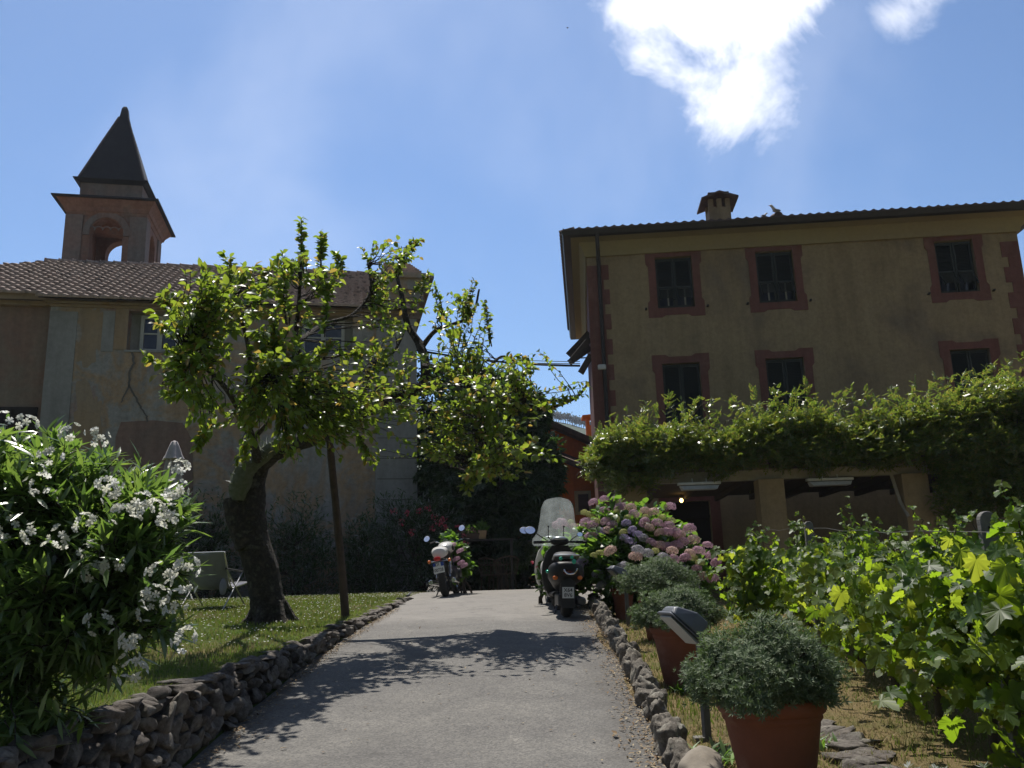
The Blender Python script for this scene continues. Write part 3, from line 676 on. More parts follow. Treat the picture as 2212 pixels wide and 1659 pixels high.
q = vmb(); a_ = vh(1300, 797); q.box((a_[0] - .11, -.26, a_[1] - .07), (a_[0] + .11, -.15, a_[1] + .07)); q.build('wall_lamp', mat('lamp_plastic', (.5, .5, .47), None, 5, .4, 0), villa, bevel=.03)
# windows
def shutter_pair(c, za, zb_, flap, lit):
    for sgn in (-1, 1):
        s0 = c - wd_ / 2 + .02 if sgn < 0 else c + .008; s1 = s0 + wd_ / 2 - .028; mb = vmb(); f = .05; y0 = .10
        mb.box((s0, y0, za + .02), (s0 + f, y0 + .045, zb_ - .02)); mb.box((s1 - f, y0, za + .02), (s1, y0 + .045, zb_ - .02))
        zl = za + .02; zm = za + (zb_ - za) * .40
        for zz_, hh in ((za + .02, .07), (zb_ - .09, .07), (zm, .05)): mb.box((s0 + f, y0, zz_), (s1 - f, y0 + .045, zz_ + hh))
        z_ = zm + .06
        while z_ < zb_ - .12:
            mb.add([(s0 + f, y0 + .002, z_), (s1 - f, y0 + .002, z_), (s1 - f, y0 + .042, z_ + .045), (s0 + f, y0 + .042, z_ + .045)], [(0, 1, 2, 3)]); z_ += .042
        if not flap:
            z_ = za + .1
            while z_ < zm - .03:
                mb.add([(s0 + f, y0 + .002, z_), (s1 - f, y0 + .002, z_), (s1 - f, y0 + .042, z_ + .045), (s0 + f, y0 + .042, z_ + .045)], [(0, 1, 2, 3)]); z_ += .042
        sh = mb.build('shutter', m_shut, villa)
        if flap:
            fl = vmb(); L = zm - za - .1; ang = R(34); n = int(L / .05)
            for k in range(n):
                t0 = k * .05; fl.bar((s0 + f + .01, y0 - math.sin(ang) * t0, zm - math.cos(ang) * t0), (s1 - f - .01, y0 - math.sin(ang) * t0, zm - math.cos(ang) * t0), .012, .04, up=(0, .8, .6))
            for sx_ in (s0 + f + .01, s1 - f - .01): fl.bar((sx_, y0, zm), (sx_, y0 - math.sin(ang) * L, zm - math.cos(ang) * L), .03, .03)
            fl.build('flap', m_shut, sh)
    bk = vmb(); bk.add([(c - wd_ / 2, .29, za), (c + wd_ / 2, .29, za), (c + wd_ / 2, .29, zb_), (c - wd_ / 2, .29, zb_)], [(0, 1, 2, 3)]); g_ = bk.build('window_pane', m_glassd, villa)
    if lit:
        fr = vmb()
        for s_ in (c - .2, c + .26): fr.box((s_, .24, za + .1), (s_ + .04, .27, za + .65))
        fr.box((c - .42, .23, za + .60), (c - .1, .26, za + .64)); fr.box((c + .08, .23, za + .62), (c + .4, .26, za + .66)); fr.build('sash', m_frame, g_)
def surround(c, za, zb_, bottom=True):
    i0, i1 = c - wd_ / 2, c + wd_ / 2; o_, e = .2, .06; zt, zb2 = zb_ + .24, za - .26
    if bottom:
        poly = [(i0 - o_ - e, zt), (i0 - o_ - e, zt - .42), (i0 - o_, zt - .5), (i0 - o_, zb2 + .5), (i0 - o_ - e, zb2 + .42), (i0 - o_ - e, zb2), (i0 + .1, zb2), (i0 + .2, zb2 + .06), (i1 - .2, zb2 + .06), (i1 - .1, zb2), (i1 + o_ + e, zb2), (i1 + o_ + e, zb2 + .42), (i1 + o_, zb2 + .5), (i1 + o_, zt - .5), (i1 + o_ + e, zt - .42), (i1 + o_ + e, zt), (i1 - .1, zt), (i1 - .2, zt - .06), (i0 + .2, zt - .06), (i0 + .1, zt)]
    mb = vmb(); O_ = poly; inn = [(i0, zb_), (i0, za), (i1, za), (i1, zb_)]
    d0, d1 = -.014, -.001
    L_ = [O_[0], O_[1], O_[2], O_[3], O_[4], O_[5], O_[6], inn[1], inn[0], O_[19]]
    mb.prism([(i0, za), (i0, zb_)] + [O_[19]] + O_[0:7][:0] + O_[0:6] + [O_[6]], d0, d1)
    mb.prism([(i1, zb_), (i1, za), O_[9]] + O_[10:16] + [O_[16]], d0, d1)
    mb.prism([O_[19], (i0, zb_ ), (i1, zb_), O_[16], O_[17], O_[18]], d0, d1); mb.prism([(i0, za), O_[6], O_[7], O_[8], O_[9], (i1, za)], d0, d1)
    mb.build('window_surround', m_redtrim, villa)
for i, c in enumerate(cs):
    shutter_pair(c, z1a, z1b, True, i < 2); surround(c, z1a, z1b); shutter_pair(c, z2a, z2b, False, False); surround(c, z2a, z2b)
    for z_ in (z1a,):
        for sg in (-1, 1):
            q = vmb(); q.bar((c + sg * (wd_ / 2 + .33), -.002, z_ - .02), (c + sg * (wd_ / 2 + .33), -.1, z_ + .0), .05, .03); q.build('shutter_hook', m_dark, villa)
q = vmb(); q.add([(dw[0], .29, dw[2]), (dw[1], .29, dw[2]), (dw[1], .29, dw[3]), (dw[0], .29, dw[3])], [(0, 1, 2, 3)]); q.box((dw[0], .2, dw[3] - .42), (dw[1], .26, dw[3] - .36)); q.build('doorway', m_inside, villa)
q = vmb(); q.box((dw[0] - .25, -.014, zg0), (dw[0] - .001, -.001, dw[3] + .25)); q.box((dw[1] + .001, -.014, zg0), (dw[1] + .25, -.001, dw[3] + .25)); q.box((dw[0], -.014, dw[3] + .001), (dw[1], -.001, dw[3] + .25)); q.build('door_surround', m_redtrim, villa)
# chimney
c0, c1 = vh(1533, 470, 1.2)[0], vh(1580, 470, 1.2)[0]; zt = vh(1555, 423, 1.2)[1]; zp = vh(1555, 448, 1.2)[1]
q = vmb(); q.box((c0, 1.2, zgut), (c1, 1.9, zp))
for sx_ in (c0, (c0 + c1) / 2 - .07, c1 - .14):
    for yy in (1.2, 1.76): q.box((sx_, yy, zp + .001), (sx_ + .14, yy + .14, zt - .08))
chm = q.build('chimney', m_villa, villa)
q = vmb(); q.prism([(c0 - .22, zt - .16), ((c0 + c1) / 2, zt + .02), (c1 + .22, zt - .16), (c1 + .22, zt - .10), ((c0 + c1) / 2, zt + .09), (c0 - .22, zt - .10)], 1.0, 2.1); q.box(((c0 + c1) / 2 - .3, 1.2, zt + .04), ((c0 + c1) / 2 + .3, 1.9, zt + .13)); q.build('chimney_cap', m_tiledark, chm)
# cable bracket and slanting planks on the corner
q = vmb(); zb_ = vh(1270, 770)[1]
for a, b in (((-.02, 0.2, zb_ + .55), (-.55, .0, zb_ - .1)), ((-.02, .6, zb_ + .4), (-.62, .4, zb_ - .05)), ((-.02, .1, zb_ + .05), (-.32, .0, zb_ - .45)), ((-.02, 1.2, zb_ + 1.0), (-.65, 1.1, zb_ + .35))): q.bar(a, b, .05, .17)
q.bar((-.3, .05, zb_ - .02), (-.02, .05, zb_ - .02), .03); q.build('wooden_struts', m_wood, villa)
m_cable = mat('cable', (.015, .015, .016), None, 5, .5, 0)
pe = VK + np.array([-.32, .1, 0]); pe[2] = at(1258, 790, pe[1])[2]
for k, (v0, v1, rad, lb) in enumerate(((742, 790, .03, 'thick black cable sagging between church and ochre house'), (745, 786, .012, 'thin upper wire running just above the thick black cable'), (738, 782, .01, 'topmost thin wire strung from the church to the house corner'))):
    b = pe.copy(); b[2] += .06 * k; a = at(870, v0 + 8, 24.2); P_ = curve(a, b, 14, -.13); mb = MB(); mb.tube(list(P_), rad, 6)
    o = mb.build('overhead_cable', m_cable, org=tuple(b)); tag(o, lb, 'cable')
# ================================================================== ORANGE HOUSE
oh = thing('orange_house', 'bright orange house with dark sloping roof behind the trees', 'house', at(1230, 1075, 31)); OK_ = at(1180, 1000, 31.)
def O3(u, v, Y=31.): return at(u, v, Y)
q = MB(); P1 = [O3(1120, 1262), O3(1400, 1262), O3(1400, 1010), O3(1196, 920), O3(1120, 950)]
q.add(P1 + [p + np.array([0, 6, 0]) for p in P1], [(0, 1, 2, 3, 4), (9, 8, 7, 6, 5)] + [(i, (i + 1) % 5, (i + 1) % 5 + 5, i + 5) for i in range(5)]); q.build('wall', m_orange, oh)
q = MB(); a, b = O3(1192, 908, 30.4), O3(1420, 1005, 30.4); c = O3(1110, 945, 30.4); e = np.array([0, 7, 0]); k = np.array([0, 0, -.22])
for p0, p1 in ((c, a), (a, b)): q.add([p0, p1, p1 + e, p0 + e, p0 + k, p1 + k, p1 + k + e, p0 + k + e], [(0, 1, 2, 3), (7, 6, 5, 4), (0, 1, 5, 4), (1, 2, 6, 5), (2, 3, 7, 6), (3, 0, 4, 7)])
q.build('roof', m_tiledark, oh)
q = MB(); a, b = O3(1170, 968, 29.6), O3(1330, 1030, 29.6); a2, b2 = O3(1170, 985, 30.9), O3(1330, 1004, 30.9); q.add([a, b, b + (0, 1.3, .35), a + (0, 1.3, .35), a + k, b + k, b + (0, 1.3, .1), a + (0, 1.3, .1)], [(0, 1, 2, 3), (7, 6, 5, 4), (0, 1, 5, 4), (1, 2, 6, 5), (2, 3, 7, 6), (3, 0, 4, 7)]); q.build('porch_roof', m_tiledark, oh)
q = MB(); a, b = O3(1242, 1094, 30.95), O3(1276, 1060, 30.95); q.box((a[0], 30.9, a[2] - .3), (b[0], 30.94, b[2])); wf = q.build('window', mat('cream_paint', (.62, .5, .3), None, 6, .8, .1), oh)
q = MB(); q.box((a[0] + .12, 30.88, a[2] - .2), (b[0] - .1, 30.899, b[2] - .12)); q.build('pane', m_glassd, wf)
q = MB(); a, b = O3(1266, 950, 32), O3(1291, 918, 32); x0, x1 = a[0], b[0] + .05; z0, z1 = a[2] - 1, b[2]; zm_ = O3(1275, 896, 32)[2]
q.box((x0 + .05, 32, z0), (x1, 32.5, z1)); q.box((x0 + .05, 32, z1 + .001), (x0 + .16, 32.5, z1 + .28)); q.box((x1 - .12, 32, z1 + .001), (x1, 32.5, z1 + .28)); q.prism([(x0 - .1, z1 + .281), (x1 + .1, z1 + .281), (x1 + .1, z1 + .38), ((x0 + x1) / 2 + .1, zm_), ((x0 + x1) / 2 - .1, zm_), (x0 - .1, z1 + .38)], 31.9, 32.6); q.build('chimney', m_orange, oh)
# unseen hillside added behind the camera to block low sky light from the facades
tag(fastmesh('sky_block_slope', [(-160, -22, -4), (160, -22, -4), (200, -70, 22), (-200, -70, 22)], [(0, 1, 2, 3)], hm), kind='structure')
# ================================================================== STONE
def stonemat(name, a, b, c, sc_=9, lich=.0):
    m, t, bs, o = newmat(name); g = t.nodes.new('ShaderNodeNewGeometry')
    col = ramp(t, g.outputs['Random Per Island'], [(.1, a), (.5, b), (.9, c)])
    col = mixc(t, 1, col, ramp(t, tnoise(t, sc_ * 3, 8, .7), [(.32, (.40, .38, .36)), (.68, (1.5, 1.46, 1.40))]), 'MULTIPLY')
    if lich: col = mixc(t, ramp(t, tnoise(t, 7, 6, .7), [(.52, (0, 0, 0)), (.64, (lich,) * 3)]), col, (.36, .345, .29))
    t.links.new(col, bs.inputs['Base Color']); bs.inputs['Roughness'].default_value = .88; bs.inputs['Specular IOR Level'].default_value = .25
    bump(t, bs, tnoise(t, sc_ * 4, 9, .75), .9, .02); return m
m_stone = stonemat('wall_stone', (.12, .105, .095), (.17, .155, .14), (.09, .08, .075), 8, .3)
m_rock = stonemat('kerb_rock', (.22, .195, .165), (.25, .225, .19), (.17, .155, .135), 8, .7)
m_mortar = mat('wall_earth', (.04, .033, .028), (.025, .02, .018), 12, 1, .6)
def ico(sub):
    import bmesh
    b = bmesh.new(); bmesh.ops.create_icosphere(b, subdivisions=sub, radius=1); V = np.array([v.co[:] for v in b.verts]); F = np.array([[v.index for v in f.verts] for f in b.faces]); b.free(); return V, F
I2, I3 = ico(2), ico(3)
def rockV(base, rnd, k=5, boxy=.75, l0=.55, l1=.85):
    V = base.copy(); V = np.sign(V) * np.abs(V) ** boxy
    for _ in range(k):
        d = nrm(rnd.normal(size=3)); lim = rnd.uniform(l0, l1); q = V @ d; V = V - np.outer(np.maximum(0, q - lim) * .95, d)
    for f_ in (2.3, 5.1):
        ph = rnd.uniform(0, 6, 3); V = V * (1 + (.16 / f_) * (np.sin(V @ rnd.normal(size=3) * f_ + ph[0]) + np.sin(V @ rnd.normal(size=3) * f_ + ph[1])))[:, None]
    return V
def stone_run(name, specs, m, parent=None, base=I2, org=None):
    VV = []; FF = []; k = 0
    for (c, s, rz) in specs:
        V = craggy(rockV(base[0], rng, 13, .6, .36, .86), 3.2, .09, rng.uniform(0, 50)) * np.array(s) * 1.12; cc, ss = math.cos(rz), math.sin(rz); V = np.stack([V[:, 0] * cc - V[:, 1] * ss, V[:, 0] * ss + V[:, 1] * cc, V[:, 2]], -1) + np.array(c)
        VV.append(V); FF.append(base[1] + k); k += len(V)
    return fastmesh(name, np.concatenate(VV), np.concatenate(FF), m, parent, org=org)
wall = thing('retaining_wall', 'low rubble stone retaining wall holding up the lawn beside the drive', 'stone wall', (-1.9, 8, float(zroad(8))))
core = MB(); yy = np.arange(1.2, 15.6, .4)
rings = []
for y in yy:
    zt_, zb_ = float(zlawn(y)) + .0, float(zroad(y)) - .1; rings.append([(-2.06, y, zb_), (-1.86, y, zb_), (-1.90, y, max(zt_ - .03, zb_ + .04)), (-2.06, y, max(zt_ - .02, zb_ + .05))])
core.loft(rings); core.build('core', m_mortar, wall)
sp = []
for y in np.arange(1.2, 15.4, .115):
    zt_, zb_ = float(zlawn(y)), float(zroad(y)); h = zt_ - zb_; z = zb_ + random.uniform(-.02, .03)
    while z < zt_ - .03:
        s = random.uniform(.045, .085); hh = min(s * random.uniform(.6, 1.1), max(.03, (zt_ - z) / 1.7))
        sp.append(((-1.86 + random.uniform(-.02, .015) - .04 * (z - zb_) / max(h, .1), y + random.uniform(-.05, .05), z + hh * .8), (random.uniform(.05, .075), s, hh), random.uniform(-.3, .3))); z += hh * 1.65
stone_run('rubble_face', sp, m_stone, wall, I3)
sp = []
y = 1.2
while y < 15.5:
    s = random.uniform(.06, .17); sp.append(((-1.93 + random.uniform(-.04, .03), y + s, float(zlawn(y)) + .0 + random.uniform(-.01, .015)), (random.uniform(.08, .13), s, random.uniform(.022, .04)), random.uniform(-.3, .3))); y += s * 1.7
stone_run('coping_stones', sp, m_stone, wall, I3)
# kerb: single rocks set in the ground on the right of the drive
I4 = ico(4)
kv = [fastmesh('kerb_stone', craggy(craggy(rockV(I4[0], rng, 8, .8), 1.3, .20, k * 7.3), 4.5, .10, k * 3.1) * .5, I4[1], m_rock) for k in range(7)]
kx = lambda y: float(np.interp(y, [3, 4.7, 5.3, 6, 7, 9, 11.6, 13], [.72, .80, .83, .86, .89, .93, 1.03, 1.10]))
y = 4.62; i = 0; order = []
while y < 12.6:
    order.append(y); y += random.uniform(.085, .14) * (1 + .02 * (y - 5)); 
for i, y in enumerate(order):
    src = kv[i % 7]; o = src if i < 7 else src.copy()
    if i >= 7: COL.objects.link(o)
    o.location = (kx(y) + random.uniform(-.02, .02), y, float(zroad(y)) + random.uniform(.0, .03)); o.rotation_euler = (random.uniform(-.25, .25), random.uniform(-.25, .25), random.uniform(0, 6.28))
    o.scale = (random.uniform(.12, .18), random.uniform(.12, .19), random.uniform(.18, .30))
    tag(o, 'rough grey lichened rock set in the row edging the right of the asphalt drive', 'kerb stone', 'rocks edging the drive')
o = fastmesh('kerb_boulder', craggy(rockV(I4[0], rng, 2, .95), 1.6, .08) * .5, I4[1], mat('pale_boulder', (.26, .225, .18), (.19, .165, .135), 6, .9, .5, 30), smooth=True)
o.location = (.86, 4.42, float(zroad(4.42)) + .05); o.rotation_euler = (.1, 0, 1.2); o.scale = (.34, .24, .22); tag(o, 'pale rounded boulder at the near end of the rock kerb', 'boulder')
sp = []
for k in range(30):
    t_ = k / 29; x, y = 1.62 + .14 * t_ + random.uniform(-.05, .05) + .1 * math.sin(t_ * 6), 5.7 - 1.9 * t_; sp.append(((x, y, float(zgard(y)) + .0), (random.uniform(.09, .15), random.uniform(.1, .17), random.uniform(.03, .055)), random.uniform(0, 3)))
tag(stone_run('rock_edging', sp, m_stone, None, I3, org=(1.7, 4.8, .55)), 'flat grey rock edging between the nearest potted bush and the vines', 'rock edging')
# ================================================================== GRASS
def blades(name, X, Y, h, wd, m, zf=zg, lean=.5):
    n = len(X); Z = zf(X, Y); a = rng.uniform(0, 6.28, n); d = np.stack([np.cos(a), np.sin(a), np.zeros(n)], -1); b = rng.uniform(0, 6.28, n); l = np.stack([np.cos(b), np.sin(b), np.zeros(n)], -1) * (h * rng.uniform(0, lean, n))[:, None]
    P = np.stack([X, Y, Z], -1); w_ = (wd * np.ones(n))[:, None]; up = np.array([0, 0, 1.])
    V = np.stack([P - d * w_, P + d * w_, P + l + up * (h * np.sqrt(np.maximum(.1, 1 - lean * lean * .3)))[:, None]], 1).reshape(-1, 3)
    return fastmesh(name, V, np.arange(3 * n).reshape(-1, 3), m)
m_grass = leafmat('grass_blades', [(.09, .145, .025), (.13, .185, .04), (.19, .19, .07), (.11, .165, .03)], [(.16, .26, .03), (.24, .30, .05), (.26, .24, .09)], .45, .7, .2)
m_dry = leafmat('dry_grass', [(.28, .21, .11), (.20, .16, .08), (.12, .13, .04), (.34, .27, .16)], [(.3, .24, .12), (.2, .22, .06), (.34, .28, .15)], .4, .8, .2)
def dryness(X, Y): return np.sin(X * 1.9 + 1.1 * np.sin(Y * 1.3)) * np.cos(Y * 1.1 + .7 * X) + .4 * np.sin(X * 5 + Y * 4)
n = 120000; Y = 2.6 + (20 - 2.6) * rng.random(n) ** 1.35; X = -1.99 - (rng.random(n) ** 1.0) * (1.5 + .55 * Y); k = dryness(X, Y) + rng.normal(size=n) * .5
g = k < .75
hh = rng.uniform(.018, .042, n) * (1 + .02 * Y)
tag(blades('lawn_grass', X[g], Y[g], hh[g], .0022 + .0005 * Y[g], m_grass), 'short patchy green lawn grass behind the retaining wall', 'grass', kind='stuff')
n3 = 7000; Y3 = 2.6 + 12.5 * rng.random(n3); X3 = -1.97 - np.abs(rng.normal(size=n3)) * .06
tag(blades('edge_grass', X3, Y3, rng.uniform(.03, .085, n3), .003 + .0004 * Y3, m_grass, lean=1.6), 'longer grass spilling over the top of the retaining wall', 'grass', kind='stuff')
tag(blades('dry_lawn_grass', X[~g], Y[~g], hh[~g] * .8, .0022 + .0005 * Y[~g], m_dry), 'dry straw coloured patches in the lawn', 'grass', kind='stuff')
n = 2600; Y = rng.uniform(7, 18.5, n); X = -2.1 - rng.random(n) * 7
m_clover = leafmat('clover_flower', [(.5, .5, .42)], [(.4, .4, .3)], .3, .8, .1)
P = np.stack([X, Y, zg(X, Y) + .045], -1); tag(leaves('clover_flowers', tuft(5, .3), P, np.tile([0, 0, 1.], (n, 1)), rdir(n), rng.uniform(.012, .02, n), m_clover), 'tiny white clover heads scattered over the far lawn', 'clover', kind='stuff')
n = 60000; Y = 3.2 + 12 * rng.random(n) ** 1.4; X = .95 + rng.random(n) ** 1.0 * (1.2 + .42 * Y); k = dryness(X * 1.6 + 3, Y * 1.4) + rng.normal(size=n) * .6
g = k > .55
hh = rng.uniform(.02, .06, n)
tag(blades('garden_straw', X[~g], Y[~g], hh[~g], .0022 + .0004 * Y[~g], m_dry, lean=1.2), 'dry straw and thin grass covering the garden strip by the pots', 'grass', kind='stuff')
tag(blades('garden_grass', X[g], Y[g], hh[g], .0024 + .0004 * Y[g], m_grass), 'green tufts of grass in the garden strip under pots and vines', 'grass', kind='stuff')
n = 5200; Y = rng.uniform(3.6, 13, n); X = np.where(np.arange(n) % 3 > 0, np.array([kx(y) for y in Y]) - np.abs(rng.normal(size=n)) * .10 - .05, -1.80 + np.abs(rng.normal(size=n)) * .05); far = rng.random(n) < .05; X = np.where(far, rng.uniform(-1.75, .75, n), X)
m_litter = leafmat('leaf_litter', [(.28, .20, .11), (.16, .09, .045), (.36, .29, .18)], [(.2, .15, .08)], .15, .8, .2)
P = np.stack([X, Y, zroad(Y) + .006], -1); tag(leaves('dry_litter', oval(.2), P, rdir(n) * (1, 1, .15), np.tile([0, 0, 1.], (n, 1)), rng.uniform(.012, .035, n), m_litter), 'dry leaf litter along the foot of the kerb rocks', 'leaf litter', kind='stuff')
# clump of weeds
def tuftplant(name, c, n, L, label, cat, m, tm=None, sp_=.06):
    P = np.array(c) + rng.normal(size=(n, 3)) * (sp_, sp_, 0); D = rdir(n); D[:, 2] = np.abs(D[:, 2]) + .7
    return tag(leaves(name, tm or lance(.09, .35), P, D, np.tile([0, 0, 1.], (n, 1)) + rdir(n) * .2, rng.uniform(.6, 1, n) * L, m, org=tuple(c)), label, cat)
m_weed = leafmat('weed_leaf', [(.06, .13, .02), (.09, .17, .03)], [(.2, .36, .04)], .45, .5, .4)
for (u, v, nn, L, lb) in ((1480, 1500, 40, .13, 'bright green grass tuft in front of the second pot'), (1555, 1648, 34, .15, 'leafy green weed at the foot of the nearest large pot'), (1770, 1620, 30, .12, 'small spiky weed on the straw beside the rock edging'), (1100 + 230, 1385, 26, .07, 'low weed just inside the kerb near the far pots')):
    c = hitg(u, v, zgard); tuftplant('weed', c, nn, L, lb, 'weed', m_weed)
m_sage = leafmat('silver_leaf', [(.12, .15, .11), (.16, .19, .14), (.08, .11, .07)], [(.14, .2, .08)], .25, .6, .3)
for (u, Y_, r_, lb) in ((1985, 3.75, .26, 'low silvery herb clump under the vines, left of two'), (2150, 3.6, .3, 'low silvery herb clump in the bottom right corner')):
    a = at(u, 1640, Y_); n = 420; c = np.array([a[0], Y_, float(zgard(Y_))]); D = rdir(n); D[:, 2] = np.abs(D[:, 2]) * .8 + .15; P = c + nrm(D) * (rng.random(n)[:, None] ** .4) * r_ * (1, 1, .75)
    tag(leaves('herb_clump', tuft(7, .12), P, D + (0, 0, .6), rdir(n), rng.uniform(.035, .055, n), m_sage, org=tuple(c)), lb, 'herb')
# ================================================================== PLANT BUILDER
def blob_points(blobs, n, shell=.0):
    """blobs: (u, v, Y, radius_px, depth_m); returns n points spread by projected area and blob index"""
    wts = np.array([b[3] ** 2 * (b[5] if len(b) > 5 else 1) for b in blobs], float); idx = rng.choice(len(blobs), n, p=wts / wts.sum()); out = np.zeros((n, 3)); cen = np.zeros((n, 3))
    d = rdir(n) * (shell + (1 - shell) * rng.random((n, 1))) ** (1 / 3)
    for i, b in enumerate(blobs):
        c = at(b[0], b[1], b[2]); r = b[3] / FPX * b[2]; k = idx == i; out[k] = c + d[k] * (r, b[4], r); cen[k] = c
    return out, cen
def twigs(ends, skel, k=5, sag=.05, wob=.02, pull=1.3):
    """curves from the nearest skeleton point (favouring points below) to each end"""
    out = []
    for e in ends:
        d = skel - e; dist = np.linalg.norm(d * (1, 1, np.where(True, 1, 1)), axis=1) + np.maximum(0, d[:, 2]) * pull
        out.append(curve(skel[np.argmin(dist)], e, k, sag * random.uniform(-.3, 1), wob))
    return out
def twig_mesh(name, tw, r0, r1, m, parent, n=4):
    mb = MB()
    for c in tw: mb.tube(list(c), list(np.linspace(r0, r1, len(c))), n, cap=False)
    return mb.build(name, m, parent, smooth='all', fix=False)
def along(tw, per, t0=.35, out=.9, t1=1.0):
    """leaf bases and directions along the outer part of each twig"""
    P = []; D = []
    for c in tw:
        t = np.linspace(t0, t1, per) + rng.normal(size=per) * .02; t = np.clip(t, 0, 1) * (len(c) - 1); i = np.minimum(t.astype(int), len(c) - 2); f = (t - i)[:, None]
        p = c[i] * (1 - f) + c[i + 1] * f; tg = nrm(c[i + 1] - c[i]); r = rdir(per); r = nrm(r - tg * (r * tg).sum(-1, keepdims=True)); P.append(p); D.append(nrm(r * out + tg * .75))
    return np.concatenate(P), np.concatenate(D)
# ================================================================== PLUM TREE
m_plum = leafmat('plum_leaf', [(.035, .085, .016), (.05, .11, .018), (.065, .12, .02), (.04, .09, .02), (.035, .08, .016), (.055, .11, .02), (.05, .10, .018), (.11, .08, .03)], [(.28, .40, .035), (.34, .46, .04), (.42, .48, .05), (.24, .36, .03), (.30, .41, .03), (.33, .43, .04), (.26, .38, .03), (.50, .36, .07)], .52, .36, .6)
m_pbark = mat('plum_bark', (.10, .08, .06), (.03, .024, .02), 11, .95, 1.0, 22, c3=(.15, .14, .105), bd=.09, lo=.3, hi=.75)
m_lichen = mat('lichen_bark', (.085, .095, .05), (.13, .135, .09), 20, .95, .8, 40)
tb = hitg(583, 1345, zlawn); TY = tb[1]
plum = thing('plum_tree', 'old gnarled plum tree with lichened leaning trunk and sunlit yellow green leaves', 'tree', tb)
def lp(*a): return [at(u, v, Y) for u, v, Y in a]
def smooth_path(P, k=6):
    P = np.array(P); n = len(P); out = []
    for i in range(n - 1):
        p0, p1, p2, p3 = P[max(i - 1, 0)], P[i], P[i + 1], P[min(i + 2, n - 1)]
        for j in range(k):
            t = j / k; out.append(.5 * ((2 * p1) + (p2 - p0) * t + (2 * p0 - 5 * p1 + 4 * p2 - p3) * t * t + (3 * p1 - p0 - 3 * p2 + p3) * t ** 3))
    out.append(P[-1]); return out
tm = MB(); trunk = smooth_path(lp((585, 1352, TY), (578, 1300, TY), (565, 1230, TY), (545, 1160, TY), (540, 1100, TY), (545, 1040, TY), (562, 1005, TY - .05)), 6)
nT = len(trunk); tm.tube(trunk, list(np.interp(np.linspace(0, 1, nT), [0, .08, .25, .5, .75, .92, 1], [.26, .205, .19, .19, .175, .135, .11])), 40, noise=.05)
for k in range(6):
    a = k * 1.05 + .3; tm.tube([tb + np.array([math.cos(a) * .12, math.sin(a) * .12, .22]), tb + np.array([math.cos(a) * .24, math.sin(a) * .24, .03]), tb + np.array([math.cos(a) * .36, math.sin(a) * .36, -.05])], [.08, .06, .03], 8, .1)
tm.tube(smooth_path(lp((535, 1180, TY - .05), (508, 1110, TY - .1), (500, 1075, TY - .12)), 4), [.15, .14, .135, .13, .12, .115, .11, .10, .085], 18, .09)     # broken stub
limbs = {
 'A': lp((558, 1010, TY - .03), (590, 980, TY - .1), (640, 958, TY - .2), (700, 938, TY - .3), (760, 905, TY - .3), (815, 868, TY - .2), (880, 850, TY - .1), (915, 830, TY), (918, 780, TY + .1), (905, 740, TY + .2)),
 'B': lp((905, 740, TY + .2), (880, 700, TY + .2), (868, 640, TY + .2), (858, 580, TY + .3), (885, 530, TY + .3)),
 'C': lp((912, 750, TY + .2), (940, 715, TY + .1), (980, 700, TY + .1), (1020, 680, TY), (1035, 625, TY)),
 'D': lp((916, 790, TY), (960, 800, TY - .2), (1010, 830, TY - .3), (1060, 870, TY - .3), (1120, 885, TY - .4), (1190, 880, TY - .4), (1245, 858, TY - .5), (1272, 825, TY - .5)),
 'E': lp((1010, 830, TY - .3), (1040, 880, TY - .2), (1050, 950, TY - .1), (1020, 1020, TY)),
 'F': lp((560, 1008, TY - .05), (545, 950, TY - .5), (520, 890, TY - 1.0), (490, 840, TY - 1.5), (450, 800, TY - 1.9), (400, 770, TY - 2.2)),
 'G': lp((700, 938, TY - .3), (680, 880, TY - .6), (660, 810, TY - 1.0), (640, 740, TY - 1.3), (645, 660, TY - 1.5), (650, 580, TY - 1.6)),
 'H': lp((520, 890, TY - 1.0), (540, 800, TY - 1.4), (530, 720, TY - 1.7), (500, 640, TY - 1.9)),
 'I': lp((760, 905, TY - .3), (785, 850, TY - .3), (800, 790, TY - .2), (850, 760, TY), (880, 700, TY + .2)),
 'J': lp((640, 740, TY - 1.3), (700, 700, TY - 1.0), (760, 680, TY - .8), (800, 630, TY - .6), (795, 570, TY - .6)),
 'K': lp((545, 950, TY - .5), (590, 900, TY - 1.0), (610, 860, TY - 1.4), (590, 800, TY - 1.8)),
 'L': lp((1020, 830, TY - .3), (1060, 790, TY + .1), (1090, 770, TY + .2), (1140, 800, TY + .2)),
}
def nearer(k, amt):
    P_ = limbs[k]; n_ = len(P_)
    for i in range(n_):   # bring the limb towards the drive's near end, keeping its outline
        p = P_[i]; Y0 = p[1]; t_ = (Y0 - amt * i / (n_ - 1)) / Y0; P_[i] = np.array([p[0] * t_, p[1] * t_, (p[2] - EYE) * t_ + EYE])
for k_ in 'FGHK': nearer(k_, 1.0)
limbs['H'][0] = limbs['F'][2]; limbs['K'][0] = limbs['F'][1]; limbs['J'][0] = limbs['G'][3]
skel = [np.array(trunk[-3:])]
rad0 = dict(A=.11, B=.05, C=.035, D=.045, E=.03, F=.06, G=.045, H=.035, I=.04, J=.03, K=.03, L=.025)
for k, P_ in limbs.items():
    sm = smooth_path(P_, 5); n_ = len(sm); tm.tube(sm, list(np.linspace(rad0[k], .055 if k == 'A' else .012, n_)), 12 if k == 'A' else 8, noise=.06); skel.append(np.array(sm))
skelP = np.concatenate(skel)
trk = tm.build('trunk', m_pbark, plum, smooth=True, fix=False)
